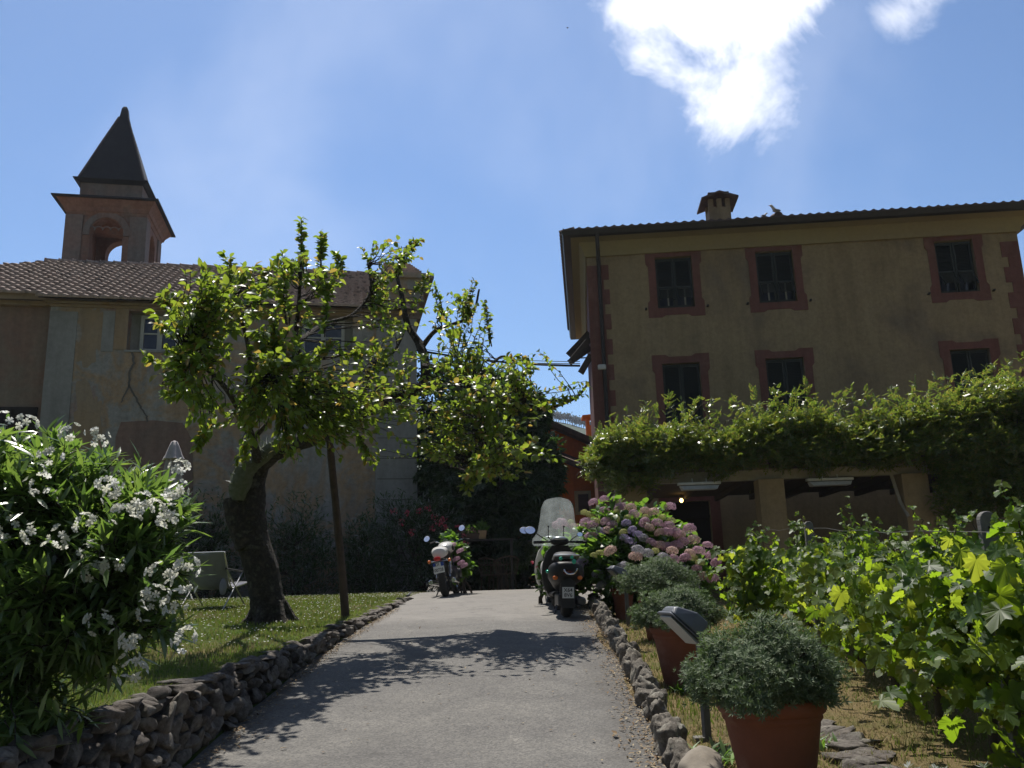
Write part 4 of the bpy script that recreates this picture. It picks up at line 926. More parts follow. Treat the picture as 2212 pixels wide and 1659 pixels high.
# lichen and bark plates on the upper side of the trunk
lm = MB(); P_ = smooth_path(lp((515, 1080, TY - .13), (528, 1020, TY - .16), (565, 985, TY - .18), (620, 950, TY - .3)), 6); lm.tube(P_, list(np.interp(np.linspace(0, 1, len(P_)), [0, .2, .6, 1], [.10, .13, .10, .06])), 14, .12)
lm.build('lichen_patch', m_lichen, trk, smooth=True, fix=False)
P_, D_ = along([np.array(P_)], 260, 0, 1.4); leaves('bark_fern', lance(.06, .5), P_ + D_ * .07, D_ + (-.5, -.3, .6), rdir(260), rng.uniform(.05, .14, 260), leafmat('fern_gray', [(.12, .12, .09), (.05, .09, .03)], [(.1, .14, .05)], .3, .8, .2), trk)
blobs = [(470, 740, 8.4, 88, .6), (560, 690, 8.4, 74, .6), (480, 840, 8.4, 80, .55), (405, 690, 8.2, 42, .4), (385, 765, 8.1, 36, .3), (420, 890, 8.5, 50, .4), (500, 640, 8.5, 55, .45), (640, 620, 8.9, 46, .45), (600, 800, 8.7, 82, .65), (690, 830, 9.2, 60, .5), (600, 900, 9.1, 85, .5), (700, 905, 9.5, 65, .5), (690, 590, 9.0, 42, .35), (470, 930, 9.0, 32, .3), 
 (845, 650, 10.3, 42, .4), (835, 585, 10.3, 40, .4), (880, 560, 10.4, 26, .3), (845, 725, 10.1, 42, .4), (785, 850, 9.8, 58, .5), (855, 800, 10, 60, .5), (760, 945, 9.8, 48, .4), (850, 900, 10, 62, .5), (930, 860, 10, 60, .5), (930, 660, 10.2, 42, .4), (985, 655, 10.1, 26, .3), (1000, 725, 10.1, 60, .5), (960, 770, 10, 50, .4), (1055, 770, 10.2, 48, .4), (1110, 800, 10.2, 40, .4), (1060, 850, 10, 68, .5), (1000, 900, 9.9, 66, .5), (1120, 880, 9.8, 45, .4), (1080, 950, 9.9, 58, .45), (1010, 1000, 9.9, 40, .3), (985, 1035, 9.9, 22, .2), (1150, 950, 9.8, 36, .3), (920, 940, 10, 38, .3), (770, 985, 9.9, 24, .2), (740, 620, 9.3, 30, .3), (1130, 1010, 9.9, 24, .2), (1050, 1030, 9.9, 20, .2), (1000, 960, 9.9, 45, .35), (975, 1000, 9.9, 26, .25), (1090, 830, 10.1, 50, .4)]
blobs = [(a, b, c - 1.3 if (a < 705 and c < 9.6) else c - .7 + .6 * math.sin(a * .9), r * .97, d + .25, 1. if a < 705 else 1.3) for a, b, c, r, d in blobs]
cl_, cen = blob_points(blobs, 230, .3); ends = cl_[rng.integers(0, 230, 1000)] + rng.normal(size=(1000, 3)) * .08; tw = twigs(ends, skelP, 6, .06, .02)
# long upright shoots
sh = []
for (u0, v0, u1, v1, Y_) in ((655, 600, 648, 482, 8.9), (690, 600, 690, 505, 9.0), (738, 600, 736, 548, 9.2), (505, 640, 485, 556, 8.4), (810, 600, 786, 540, 10.2), (850, 600, 893, 518, 10.3), (860, 600, 898, 513, 10.3), (1000, 680, 1025, 612, 10.1), (1060, 750, 1052, 652, 10.1), (1100, 870, 1270, 826, 9.8), (1150, 885, 1262, 850, 9.8), (600, 640, 616, 560, 8.8), (960, 680, 935, 620, 10.2), (1080, 790, 1135, 770, 10.2), (480, 660, 440, 600, 8.3), (400, 800, 320, 768, 8.1), (400, 720, 350, 640, 8.2), (1010, 700, 1010, 640, 10.1), (1120, 820, 1160, 800, 10), (590, 650, 560, 590, 8.6), (430, 760, 335, 700, 7.4), (430, 860, 360, 850, 7.4), (450, 930, 425, 965, 7.5), (540, 940, 520, 1000, 8.5), (470, 700, 372, 640, 7.2), (560, 650, 530, 575, 7.5), (620, 700, 610, 590, 7.8), (700, 720, 715, 620, 8.5), (650, 820, 720, 740, 8.2), (770, 930, 800, 1000, 9), (560, 880, 640, 930, 8), (480, 780, 400, 820, 7.2), (1030, 980, 1010, 1060, 9.2), (1130, 960, 1190, 985, 9.4), (900, 640, 925, 590, 9.8), (1170, 880, 1222, 868, 9.8)):
    for _ in range(2 if v0 - v1 < 80 else 3): sh.append(curve(at(u0, v0, Y_) + rng.normal(size=3) * .03, at(u1, v1, Y_) + rng.normal(size=3) * .03, 9, .02, .008))
sh2 = sh
twig_mesh('twigs', tw + sh2, .0075, .002, m_pbark, trk)
P1, D1 = along(tw, 11, .48, 1.0); P2, D2 = along(sh2, 30, .1, 1.3)
P = np.concatenate([P1, P2]); D = np.concatenate([D1, D2]); n = len(P); D = nrm(D + (0, -.1, -.12) + rng.normal(size=(n, 3)) * .25)
S = rng.uniform(.050, .090, n) * np.where(P[:, 1] < 9.3, 1.08, .92)
leaves('foliage', oval(.30, .08, .18), P, D, np.array([0, 0, 1.]) + rdir(n) * .75, S, m_plum, plum, smooth=False)
# prop pole
pb = hitg(748, 1335, zlawn); q = MB(); q.tube(smooth_path([pb - (0, 0, .1), at(740, 1250, pb[1] - .03), at(724, 1080, pb[1] - .1), at(713, 965, pb[1] - .3), at(710, 935, TY - .32)], 4), [.052] * 4 + [.05] * 4 + [.046] * 4 + [.042] * 5, 12, .04)
tag(q.build('prop_pole', mat('pole_wood', (.085, .058, .042), (.05, .036, .028), 12, .9, .6, 40), org=tuple(pb), smooth=True), 'brown wooden pole propping up the leaning limb of the plum tree', 'wooden pole')
# ================================================================== WHITE OLEANDER
m_olea = leafmat('oleander_leaf', [(.07, .115, .045), (.09, .14, .055), (.055, .095, .04), (.12, .16, .07)], [(.22, .38, .05), (.32, .46, .07), (.17, .31, .05)], .40, .28, .9)
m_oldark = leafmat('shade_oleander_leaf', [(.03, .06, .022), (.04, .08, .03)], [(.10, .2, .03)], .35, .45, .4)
m_white = leafmat('white_petal', [(.70, .69, .60), (.66, .67, .62)], [(.70, .70, .58)], .45, .6, .3)
def shrub(name, label, cat, base, blobs, ntw, per, L, tmpl, m, r0=.012, sag=.12, out=.8, t0=.45, group=None, up=.35, nst=9, stem_m=None, pull=1., sk_extra=None, fill=0, fblobs=None, shell=0.):
    th_ = thing(name, label, cat, base, 0, group); ends, cen = blob_points(blobs, ntw)
    stems = []
    for k in range(max(1, nst)):
        e = cen[rng.integers(len(cen))] * .6 + ends[rng.integers(len(ends))] * .4; stems.append(curve(np.array(base) + rng.normal(size=3) * (.08, .08, 0), e * .85 + np.array(base) * .15, 8, sag, .015))
    sk = np.concatenate(stems); sk = sk if sk_extra is None else sk_extra; sm = MB()
    for c in (stems if nst else [curve(np.array(base), np.array(base) + (.1, .1, 2.2), 8, 0, .03)]): sm.tube(list(c), list(np.linspace(r0 * 2.2, r0, len(c))), 6)
    st = sm.build('stems', stem_m or m_bark, th_, smooth='all', fix=False); tw_ = twigs(ends, sk, 6, sag, .015, pull); twig_mesh('twig', tw_, r0 * .6, r0 * .2, stem_m or m_bark, st, 3)
    P, D = along(tw_, per, t0, out)
    if fill:
        Q, _ = blob_points(fblobs or blobs, fill); P = np.concatenate([P, Q]); D = np.concatenate([D, rdir(fill) * (1, 1, .6)])
    n = len(P); D = nrm(D + (0, 0, up) + rng.normal(size=(n, 3)) * .2)
    leaves('foliage', tmpl, P, D, np.array([0, 0, 1.]) + rdir(n) * .5, rng.uniform(.7, 1.15, n) * L, m, th_)
    return th_, ends, tw_
def flowers(name, th_, pts, r, nper, size, m, ctr=None, k=5):
    """one cluster per point, its own part"""
    for p in pts:
        d = nrm(rdir(nper) + (0, -.35, .25)); P = np.array(p) + d * r * rng.uniform(.6, 1, (nper, 1)); leaves(name, petals(k, .6, .2), P, d, rdir(nper), np.full(nper, size) * rng.uniform(.8, 1.1, nper), m, th_)
ob = np.array([-2.75, 4.2, float(zlawn(4.2))])
ol, ends, tw = shrub('white_oleander', 'large white flowering oleander bush with long narrow leaves at the near left', 'shrub', ob,
 [(60, 1010, 4.1, 100, .45), (150, 1060, 4.0, 100, .4), (-60, 1100, 4.2, 160, .5), (60, 1180, 4.0, 170, .5), (240, 1060, 4.0, 80, .3), (300, 1110, 3.95, 75, .3), (370, 1120, 3.9, 42, .2), (250, 1200, 3.9, 120, .4), (340, 1260, 3.8, 65, .25), (120, 1330, 3.9, 160, .45), (270, 1340, 3.8, 75, .3), (30, 1480, 3.9, 110, .4, .6), (230, 1440, 3.8, 55, .2, .8), (380, 1370, 3.8, 22, .1, 2), (110, 1570, 3.7, 60, .3, .5)],
 620, 19, .122, lance(.085, .12), m_olea, .012, .1, .85, .5, up=.25, nst=16, fill=1300)
cl = [(10, 915), (58, 918), (152, 938), (212, 948), (110, 985), (236, 1046), (250, 1072), (380, 1062), (352, 1092), (325, 1105), (20, 1142), (75, 1152), (132, 1162), (182, 1130), (195, 1195), (300, 1085), (365, 1118), (402, 1225), (395, 1262), (385, 1300), (345, 1240), (330, 1290), (322, 1320), (400, 1382), (278, 1432), (285, 1390), (215, 1345), (200, 1240), (240, 1225), (92, 1045), (395, 1015), (265, 1110), (290, 1455)]
flowers('flower_cluster', ol, [at(u, v, 3.55 + random.uniform(-.08, .12) + (.1 if v < 1000 else 0)) for u, v in cl], .058, 9, .033, m_white)
# dark oleanders along the church wall and a pink flowering one at the drive's end
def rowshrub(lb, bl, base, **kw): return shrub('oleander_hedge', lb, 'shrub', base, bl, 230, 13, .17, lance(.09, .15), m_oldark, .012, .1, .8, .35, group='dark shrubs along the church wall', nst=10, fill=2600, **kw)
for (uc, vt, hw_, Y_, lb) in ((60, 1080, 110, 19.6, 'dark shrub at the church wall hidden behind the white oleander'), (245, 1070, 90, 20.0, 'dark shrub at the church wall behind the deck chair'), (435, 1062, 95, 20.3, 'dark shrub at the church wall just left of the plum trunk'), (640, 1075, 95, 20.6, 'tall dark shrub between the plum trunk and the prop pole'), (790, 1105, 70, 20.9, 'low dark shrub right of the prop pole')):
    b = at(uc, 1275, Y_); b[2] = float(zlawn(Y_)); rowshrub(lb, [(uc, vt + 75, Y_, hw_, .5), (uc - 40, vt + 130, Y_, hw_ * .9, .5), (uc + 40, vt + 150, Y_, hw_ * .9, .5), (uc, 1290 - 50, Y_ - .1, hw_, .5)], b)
m_pink = leafmat('red_petal', [(.55, .05, .10), (.62, .09, .16), (.50, .04, .07)], [(.6, .08, .14)], .4, .6, .3)
Y_ = 21.0; b = at(915, 1280, Y_); b[2] = float(zlawn(Y_))
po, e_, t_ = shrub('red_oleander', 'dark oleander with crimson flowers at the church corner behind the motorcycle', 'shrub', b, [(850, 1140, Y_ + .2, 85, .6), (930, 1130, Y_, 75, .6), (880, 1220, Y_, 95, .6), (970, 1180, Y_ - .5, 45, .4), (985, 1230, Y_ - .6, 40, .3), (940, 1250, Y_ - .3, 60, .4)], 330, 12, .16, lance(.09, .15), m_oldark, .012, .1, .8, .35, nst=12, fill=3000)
flowers('flower_cluster', po, [at(u, v, Y_ - .95 + random.uniform(-.15, .1)) for u, v in ((880, 1110), (905, 1105), (925, 1100), (938, 1118), (948, 1130), (958, 1122), (935, 1142), (962, 1140), (965, 1165), (990, 1100 + 40), (1000, 1160), (1005, 1175), (868, 1130), (958, 1180), (890, 1150), (985, 1185), (850, 1105), (970, 1205))], .09, 12, .045, m_pink)
# ================================================================== BACKGROUND TREES
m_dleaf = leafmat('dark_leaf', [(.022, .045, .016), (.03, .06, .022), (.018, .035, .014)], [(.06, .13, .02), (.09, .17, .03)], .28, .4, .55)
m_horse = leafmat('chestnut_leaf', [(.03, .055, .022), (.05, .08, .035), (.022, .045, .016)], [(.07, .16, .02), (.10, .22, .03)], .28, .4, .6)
def tree(name, label, base, trunk_top, blobs, ntw, per, L, tmpl, m, tr=.15, drop=-.25):
    th_ = thing(name, label, 'tree', base); tt_ = smooth_path([np.array(base) - (0, 0, .1), (np.array(base) + trunk_top) / 2 + rng.normal(size=3) * .08, trunk_top], 6); mb = MB(); mb.tube(tt_, list(np.linspace(tr, tr * .5, len(tt_))), 12, .04); sk = [np.array(tt_)]
    for b_ in blobs:
        c = curve(tt_[random.randint(4, len(tt_) - 2)], at(b_[0], b_[1], b_[2]), 8, .15, .04); mb.tube(list(c), list(np.linspace(tr * .4, tr * .12, 8)), 7); sk.append(c)
    t0 = mb.build('trunk', m_bark, th_, smooth='all', fix=False); ends, cen = blob_points(blobs, ntw, .2); tw_ = twigs(ends, np.concatenate(sk), 5, .05, .03); twig_mesh('twig', tw_, .012, .004, m_bark, t0, 3)
    P, D = along(tw_, per, .4, .9); n = len(P); D = nrm(D + (0, 0, drop) + rng.normal(size=(n, 3)) * .25); leaves('crown', tmpl, P, D, np.array([0, 0, 1.]) + rdir(n) * .45, rng.uniform(.75, 1.15, n) * L, m, th_); return th_
b = at(1090, 1262, 22.6); b[2] = 1.14
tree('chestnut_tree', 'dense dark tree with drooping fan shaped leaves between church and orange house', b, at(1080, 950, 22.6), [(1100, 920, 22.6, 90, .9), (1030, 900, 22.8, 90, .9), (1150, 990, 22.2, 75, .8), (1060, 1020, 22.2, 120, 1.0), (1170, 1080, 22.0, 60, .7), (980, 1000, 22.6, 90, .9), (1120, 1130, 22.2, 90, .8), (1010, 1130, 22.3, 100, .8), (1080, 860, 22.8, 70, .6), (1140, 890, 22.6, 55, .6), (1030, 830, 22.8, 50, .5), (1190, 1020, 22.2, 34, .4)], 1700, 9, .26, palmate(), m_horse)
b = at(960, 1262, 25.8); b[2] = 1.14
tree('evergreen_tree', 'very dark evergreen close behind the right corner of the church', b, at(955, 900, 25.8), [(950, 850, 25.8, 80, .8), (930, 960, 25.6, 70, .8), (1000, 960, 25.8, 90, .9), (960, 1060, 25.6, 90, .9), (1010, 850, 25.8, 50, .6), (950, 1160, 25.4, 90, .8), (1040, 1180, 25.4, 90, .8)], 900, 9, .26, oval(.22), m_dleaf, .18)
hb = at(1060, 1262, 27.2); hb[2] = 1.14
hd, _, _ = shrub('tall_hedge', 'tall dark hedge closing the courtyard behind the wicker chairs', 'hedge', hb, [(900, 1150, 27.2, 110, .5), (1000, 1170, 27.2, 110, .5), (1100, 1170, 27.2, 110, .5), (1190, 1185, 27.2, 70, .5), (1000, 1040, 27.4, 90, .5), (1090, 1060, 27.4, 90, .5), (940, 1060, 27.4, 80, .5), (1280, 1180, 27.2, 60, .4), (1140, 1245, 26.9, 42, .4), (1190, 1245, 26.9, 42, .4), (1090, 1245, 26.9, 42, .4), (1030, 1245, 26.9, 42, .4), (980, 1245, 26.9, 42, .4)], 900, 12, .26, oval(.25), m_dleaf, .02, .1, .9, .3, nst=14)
b = at(1130, 960, 60); b[2] = 1.0
# ================================================================== HYDRANGEA
m_hleaf = leafmat('hydrangea_leaf', [(.04, .10, .02), (.055, .13, .025), (.03, .075, .018)], [(.20, .40, .03), (.26, .44, .05)], .42, .4, .5)
HB = np.array([at(1400, 1300, 12.7)[0], 12.7, float(zgard(12.7))])
hy, ends, tw = shrub('hydrangea_bush', 'big hydrangea covered in pink, lilac and yellow green mophead flowers', 'shrub', HB, [(1330, 1140, 12.6, 66, .6), (1280, 1200, 12.4, 70, .6), (1390, 1150, 12.7, 70, .7), (1450, 1200, 12.7, 75, .6), (1500, 1250, 12.7, 52, .5), (1340, 1240, 12.3, 95, .7), (1440, 1270, 12.5, 85, .6), (1210, 1200, 12.9, 40, .4), (1225, 1250, 12.7, 45, .4)], 620, 8, .13, oval(.36, .05, .2), m_hleaf, .012, .08, .9, .5, nst=14, fill=1500)
def mophead(name, cols, n=90):
    m = leafmat(name + '_mat', cols, cols[:2], .3, .75, .15); i = np.arange(n) + .5; ph = np.arccos(1 - 1.55 * i / n); a = math.pi * (1 + 5 ** .5) * i; d = np.stack([np.cos(a) * np.sin(ph), np.sin(a) * np.sin(ph), np.cos(ph)], -1); r = rng.uniform(.92, 1.08, (n, 1)) * (1, 1, .78)
    o = leaves('flower_head', petals(4, .75, .05), d * r, d + rdir(n) * .25, rdir(n), np.full(n, .30), m); V, F = I2
    me = o.data; return o
heads = [mophead('pink_head', [(.54, .33, .41), (.58, .38, .46), (.50, .30, .40)]), mophead('lilac_head', [(.38, .33, .52), (.43, .38, .56), (.46, .34, .50)]), mophead('green_head', [(.46, .48, .16), (.52, .50, .24), (.42, .46, .14)]), mophead('cream_head', [(.62, .42, .36), (.58, .45, .36), (.60, .38, .40)]), mophead('pale_head', [(.40, .38, .42), (.44, .42, .46), (.36, .38, .36)])]
HL = [(1281, 1085, 0), (1305, 1078, 0), (1329, 1082, 0), (1337, 1098, 0), (1363, 1096, 3), (1306, 1103, 0), (1262, 1107, 2), (1273, 1112, 2), (1333, 1106, 2), (1393, 1103, 3), (1370, 1110, 0), (1341, 1094, 0), (1411, 1107, 3), (1447, 1095, 0), (1265, 1128, 0), (1280, 1135, 0), (1308, 1126, 0), (1322, 1134, 0), (1353, 1130, 1), (1330, 1120, 2), (1290, 1126, 2), (1355, 1118, 2), (1346, 1150, 2), (1365, 1145, 1), (1392, 1128, 0), (1403, 1140, 3), (1420, 1130, 0), (1445, 1136, 0), (1276, 1160, 0), (1298, 1148, 1), (1314, 1146, 3), (1350, 1163, 1), (1362, 1170, 1), (1378, 1155, 1), (1390, 1162, 4), (1425, 1150, 3), (1440, 1150, 0), (1458, 1150, 0), (1489, 1142, 0), (1468, 1156, 3), (1318, 1190, 3), (1283, 1200, 2), (1296, 1195, 2), (1373, 1203, 3), (1407, 1172, 0), (1425, 1178, 3), (1438, 1180, 0), (1452, 1190, 3), (1462, 1178, 0), (1475, 1170, 0), (1498, 1166, 3), (1528, 1178, 0), (1510, 1190, 0), (1490, 1195, 3), (1480, 1205, 0), (1457, 1207, 0), (1498, 1205, 2), (1535, 1200, 0), (1546, 1180 + 35, 0), (1432, 1205, 4), (1400, 1195, 4), (1420, 1215, 4), (1378, 1188, 4), (1300, 1265, 4), (1330, 1250, 4), (1342, 1245, 4), (1350, 1260, 4), (1335, 1282, 4), (1355, 1295, 4), (1245, 1205, 3), (1258, 1212, 1), (1250, 1220, 1), (1215, 1130, 0), (1223, 1144, 0), (1232, 1128, 2), (1240, 1140, 3), (1380, 1240, 3), (1402, 1232, 0), (1345, 1225, 4), (1290, 1240, 4), (1420, 1245, 1), (1445, 1240, 1), (1475, 1232, 4), (1505, 1228, 0), (1520, 1245, 3), (1540, 1250, 0), (1410, 1262, 1), (1468, 1262, 4), (1440, 1275, 4), (1500, 1270, 1), (1240, 1165, 4), (1205, 1135, 0), (1395, 1116, 2), (1430, 1118, 2), (1450, 1125, 2), (1512, 1215, 2), (1415, 1190, 2)]
used_h = set()
for (u, v, k) in HL[:98]:
    src = heads[k]; o = src if k not in used_h else src.copy()
    if k in used_h: COL.objects.link(o)
    used_h.add(k)
    r_ = random.uniform(.064, .088) * (.72 if k == 2 else 1); edge_ = ((u - 1390) / 160) ** 2 + ((v - 1190) / 120) ** 2
    p = at(u, v, 11.85 + .55 * min(1, edge_) + (0.25 if u < 1250 else 0) - (.3 if v > 1185 else 0)); o.parent = hy; o.location = p - np.array(HB); o.scale = (r_ * 1.05, r_ * 1.05, r_); o.rotation_euler = (random.uniform(.0, .5), random.uniform(-.3, .3), random.uniform(0, 6))
    o['label'] = ('pink mophead flower', 'lilac blue mophead flower', 'small yellow green mophead', 'faded peach pink mophead', 'shaded pale grey lilac mophead')[k]
# ================================================================== POTTED SHRUBS
m_terra = mat('terracotta', (.25, .085, .045), (.20, .07, .04), 3, .85, .35, 35, c3=(.30, .17, .12), lo=.3, hi=.74)
m_terra2 = m_terra
m_herb = leafmat('santolina_leaf', [(.09, .13, .065), (.13, .175, .09), (.065, .095, .05), (.17, .20, .12)], [(.12, .2, .05), (.16, .24, .08)], .25, .65, .3)
m_soil = mat('soil', (.03, .022, .016), (.02, .015, .012), 20, 1, .6)
def potted(label, base, rw, h, rx, rz_, zc, ntuft, seed):
    th_ = thing('potted_shrub', label, 'potted plant', base, 0, 'terracotta potted shrubs along the kerb'); b = np.array(base); q = MB(b)
    q.lathe([(rw * .62, 0), (rw * .64, .02), (rw * .74, h * .35), (rw * .86, h * .72), (rw * .87, h * .76), (rw * .90, h * .78), (rw * .92, h * .80), (rw * .91, h * .835), (rw * .97, h * .86), (rw, h * .90), (rw * 1.01, h * .97), (rw * .98, h), (rw * .9, h), (rw * .87, h * .95), (rw * .86, h * .93)], n=48)
    q.build('pot', m_terra, th_, smooth=True); q = MB(b); q.lathe([(rw * .865, h * .90), (.001, h * .925)], n=24); q.build('soil', m_soil, th_)
    n = ntuft; D = rdir(n); D[:, 2] = np.abs(D[:, 2]) * 1.1 - .35; D = nrm(D); rr = rng.random((n, 1)) ** .28
    lump = 1 + .18 * np.sin(D[:, :1] * 5 + seed) * np.cos(D[:, 1:2] * 4 + seed) + .09 * np.sin(D[:, 2:] * 9 + D[:, :1] * 7) + .08 * rng.normal(size=(n, 1)) + .13 * D[:, :1] * math.cos(seed * 2) + .12 * D[:, 2:] * math.sin(seed) * D[:, :1] + .16 * (rng.random((n, 1)) ** 9)
    P = b + np.array([0, 0, h * .93 + zc]) + D * rr * lump * (rx, rx, rz_); k = P[:, 2] > b[2] + h * .72; P, D, n = P[k], D[k], int(k.sum())
    sm = MB()
    for i in range(0, n, max(1, n // 160)): sm.tube([b + np.array([0, 0, h * .92]), (P[i] + b + np.array([0, 0, h])) / 2 + D[i] * .02, P[i]], [.006, .004, .002], 4, cap=False)
    sm.build('stems', m_bark, th_, fix=False)
    leaves('foliage', tuft(9, .085), P, nrm(D + (0, 0, .45) + rdir(n) * .45), rdir(n), rng.uniform(.028, .050, n), m_herb, th_); return th_
p1 = at(1664, 1510, 4.2); potted('largest nearest terracotta pot with a wide bushy grey green shrub', (p1[0], 4.2, float(zgard(4.2)) - .02), .245, p1[2] - float(zgard(4.2)) + .03, .33, .25, .10, 5200, 1)
p2 = at(1478, 1484, 6.95); p2[2] = float(zgard(6.95)) - .01; potted('second terracotta pot from the camera, partly behind the nearest garden lamp', p2, .235, .46, .31, .21, .08, 3800, 2.1)
p3 = at(1412, 1383, 9.5); p3[2] = float(zgard(9.5)) - .01; potted('third terracotta pot from the camera with bush spreading over the kerb strip', (p3[0] + .08, 9.5, p3[2]), .22, .46, .40, .25, .16, 4200, 3.3)
p4 = at(1330, 1333, 12.0); p4[2] = float(zgard(12.)) - .01; potted('farthest terracotta pot, small, behind the farther garden lamp', (p4[0] + .10, 11.9, p4[2]), .16, .42, .22, .17, .10, 1600, 4.7)
# ================================================================== GRAPE VINES
m_vine = leafmat('vine_leaf', [(.05, .09, .03), (.065, .11, .045), (.045, .085, .03), (.08, .13, .05)], [(.30, .48, .02), (.46, .60, .03), (.24, .42, .02), (.56, .64, .05)], .6, .45, .45)
m_vstem = mat('vine_stem', (.10, .07, .04), (.06, .045, .03), 20, .9, .5)
rowx = lambda y: float(np.interp(y, [3.4, 4.4, 8.5, 12], [2.22, 2.36, 2.98, 3.45]))
ords = ['nearest', 'second', 'third', 'fourth', 'fifth', 'sixth', 'seventh', 'eighth', 'ninth']
def vine(label, x, y, top, wdt, dens, L, hang=.0, low=.3, tall=()):
    z0 = float(zgard(y)); b = np.array([x, y, z0]); th_ = thing('grape_vine', label, 'vine', b, 0, 'grape vines trained in rows')
    mb = MB(); t1 = smooth_path([b - (0, 0, .05), b + (random.uniform(-.05, .05), .03, .3), b + (random.uniform(-.04, .06), 0, .55)], 5); mb.tube(t1, list(np.linspace(.028, .02, len(t1))), 9, .12); sk = [np.array(t1[3:])]
    canes = []
    for k in range(11):
        e = b + (random.uniform(-.16, .16), random.uniform(-wdt, wdt), random.uniform(low + .5, top)); canes.append(curve(np.array(t1[-1]), e, 10, .04, .02))
    for k in range(4):
        e = b + (random.uniform(-.3, .2), random.uniform(-wdt, wdt), top + random.uniform(.05, .38)); canes.append(curve(np.array(t1[-1]), e, 12, .05, .025))
    for (u_, v_) in tall: canes.append(curve(np.array(t1[-1]), at(u_, v_, y + random.uniform(-.1, .1)), 16, .03, .02))
    for c in canes: mb.tube(list(c), list(np.linspace(.007, .0025, len(c))), 5, cap=False)
    mb.build('trunk', m_vstem, th_, smooth='all', fix=False)
    P, D = along(canes, int(dens * .5), .12, 1.6)
    n2 = int(dens * 12.5); Q = b + np.stack([rng.normal(size=n2) * .17, rng.uniform(-wdt, wdt, n2) * 1.05, low + (top - low) * rng.random(n2) ** .85], -1); P = np.concatenate([P, Q]); D = np.concatenate([D, rdir(n2)]); n = len(P)
    D = nrm(D * (.9, .9, .5) + (-.1, -.25, -.55)); U = nrm(np.stack([rng.normal(size=n) * .6 - .2, -np.abs(rng.normal(size=n)) * .7, .7 + 0 * P[:, 0]], -1))
    leaves('foliage', vineleaf(), P, D, U, rng.uniform(.5, 1.05, n) * L * np.clip((top + .45 - (P[:, 2] - z0)) / .5, .4, 1), m_vine, th_, smooth=False); return th_
ysv = [3.75, 4.7, 5.55, 6.5, 7.5, 8.5, 9.6, 10.8]
for k, y in enumerate(ysv):
    vine('%s grape vine in the row by the concrete posts' % ords[k], rowx(y) + (.1 if k == 0 else 0), y, [1.10, .98, .92, .94, .98, .98, .90, .84][k], .52, [58, 52, 46, 40, 36, 34, 28, 28][k], [.13, .13, .13, .13, .13, .13, .13, .13][k], low=[.12, .22, .3, .22, .2, .2, .2, .15][k], tall=[((2165, 1035), (2190, 1080)), ((2060, 1095), (2210, 1090), (2110, 1100)), ((1980, 1130), (2030, 1115)), ((1870, 1120), (1900, 1120), (1945, 1140)), ((1828, 1072), (1815, 1100), (1840, 1110)), ((1720, 1130), (1700, 1120)), ((1620, 1140),), ()][k])
for k, y in enumerate([5.6, 6.7, 7.9, 9.2, 10.6]):
    vine('%s grape vine in the row farther from the drive' % ords[k], rowx(y) + 1.75, y, .85, .6, 30, .13, low=.2)
vine('leafy grape vine standing alone right behind the third pot', at(1625, 1300, 10.2)[0], 10.2, .95, .3, 30, .13, low=.1)
m_conc = mat('concrete', (.13, .125, .115), (.19, .18, .165), 14, .9, .4, 50)
def cpost(x, y, h, label, wdt=.08):
    z0 = float(zgard(y)); q = MB((x, y, z0)); n = 8; hw_ = wdt / 2; dd = .022
    poly = [(-hw_, -.1), (hw_, -.1), (hw_, h - hw_)] + [(hw_ * math.cos(math.pi * i / n), h - hw_ + hw_ * math.sin(math.pi * i / n)) for i in range(1, n)] + [(-hw_, h - hw_)]
    q.prism(poly, -dd, dd); o = thing('concrete_post', label, 'post', (x, y, z0), 0, 'concrete vineyard posts'); q.build('shaft', m_conc, o, bevel=.006)
    q = MB((x, y, z0)); q.box((-.006, -dd - .003, h - .32), (.006, -dd - .0005, h - .2)); q.box((-.008, -dd - .003, h - .09), (.008, -dd - .0005, h - .075)); q.build('wire_slot', m_inside, o)
a = at(2142, 1200, 4.35); zt = at(2142, 1104, 4.35)[2]; cpost(a[0], 4.35, zt - float(zgard(4.35)), 'nearest and tallest looking grey concrete vineyard post with rounded top')
a = at(1753, 1200, 8.3); zt = at(1753, 1126, 8.3)[2]; cpost(a[0], 8.3, zt - float(zgard(8.3)), 'far grey concrete vineyard post seen against the pillared terrace')
a = at(2196, 1200, 6.6); zt = at(2196, 1130, 6.6)[2]; cpost(a[0], 6.6, zt - float(zgard(6.6)), 'grey concrete post in the farther vine row at the right edge')
m_wire = mat('wire', (.12, .11, .10), None, 5, .5, 0, metal=.6)
for k, h in enumerate((.45, .8, 1.12)):
    q = MB(); q.tube([(rowx(y) - .05, y, float(zgard(y)) + h + .01 * math.sin(y * 4)) for y in np.linspace(3.4, 12, 14)], .0022, 4)
    tag(q.build('trellis_wire', m_wire, org=(2.4, 4.4, .6 + h)), ('lowest', 'middle', 'top')[k] + ' trellis wire of the near vine row', 'wire', 'vine trellis wires')
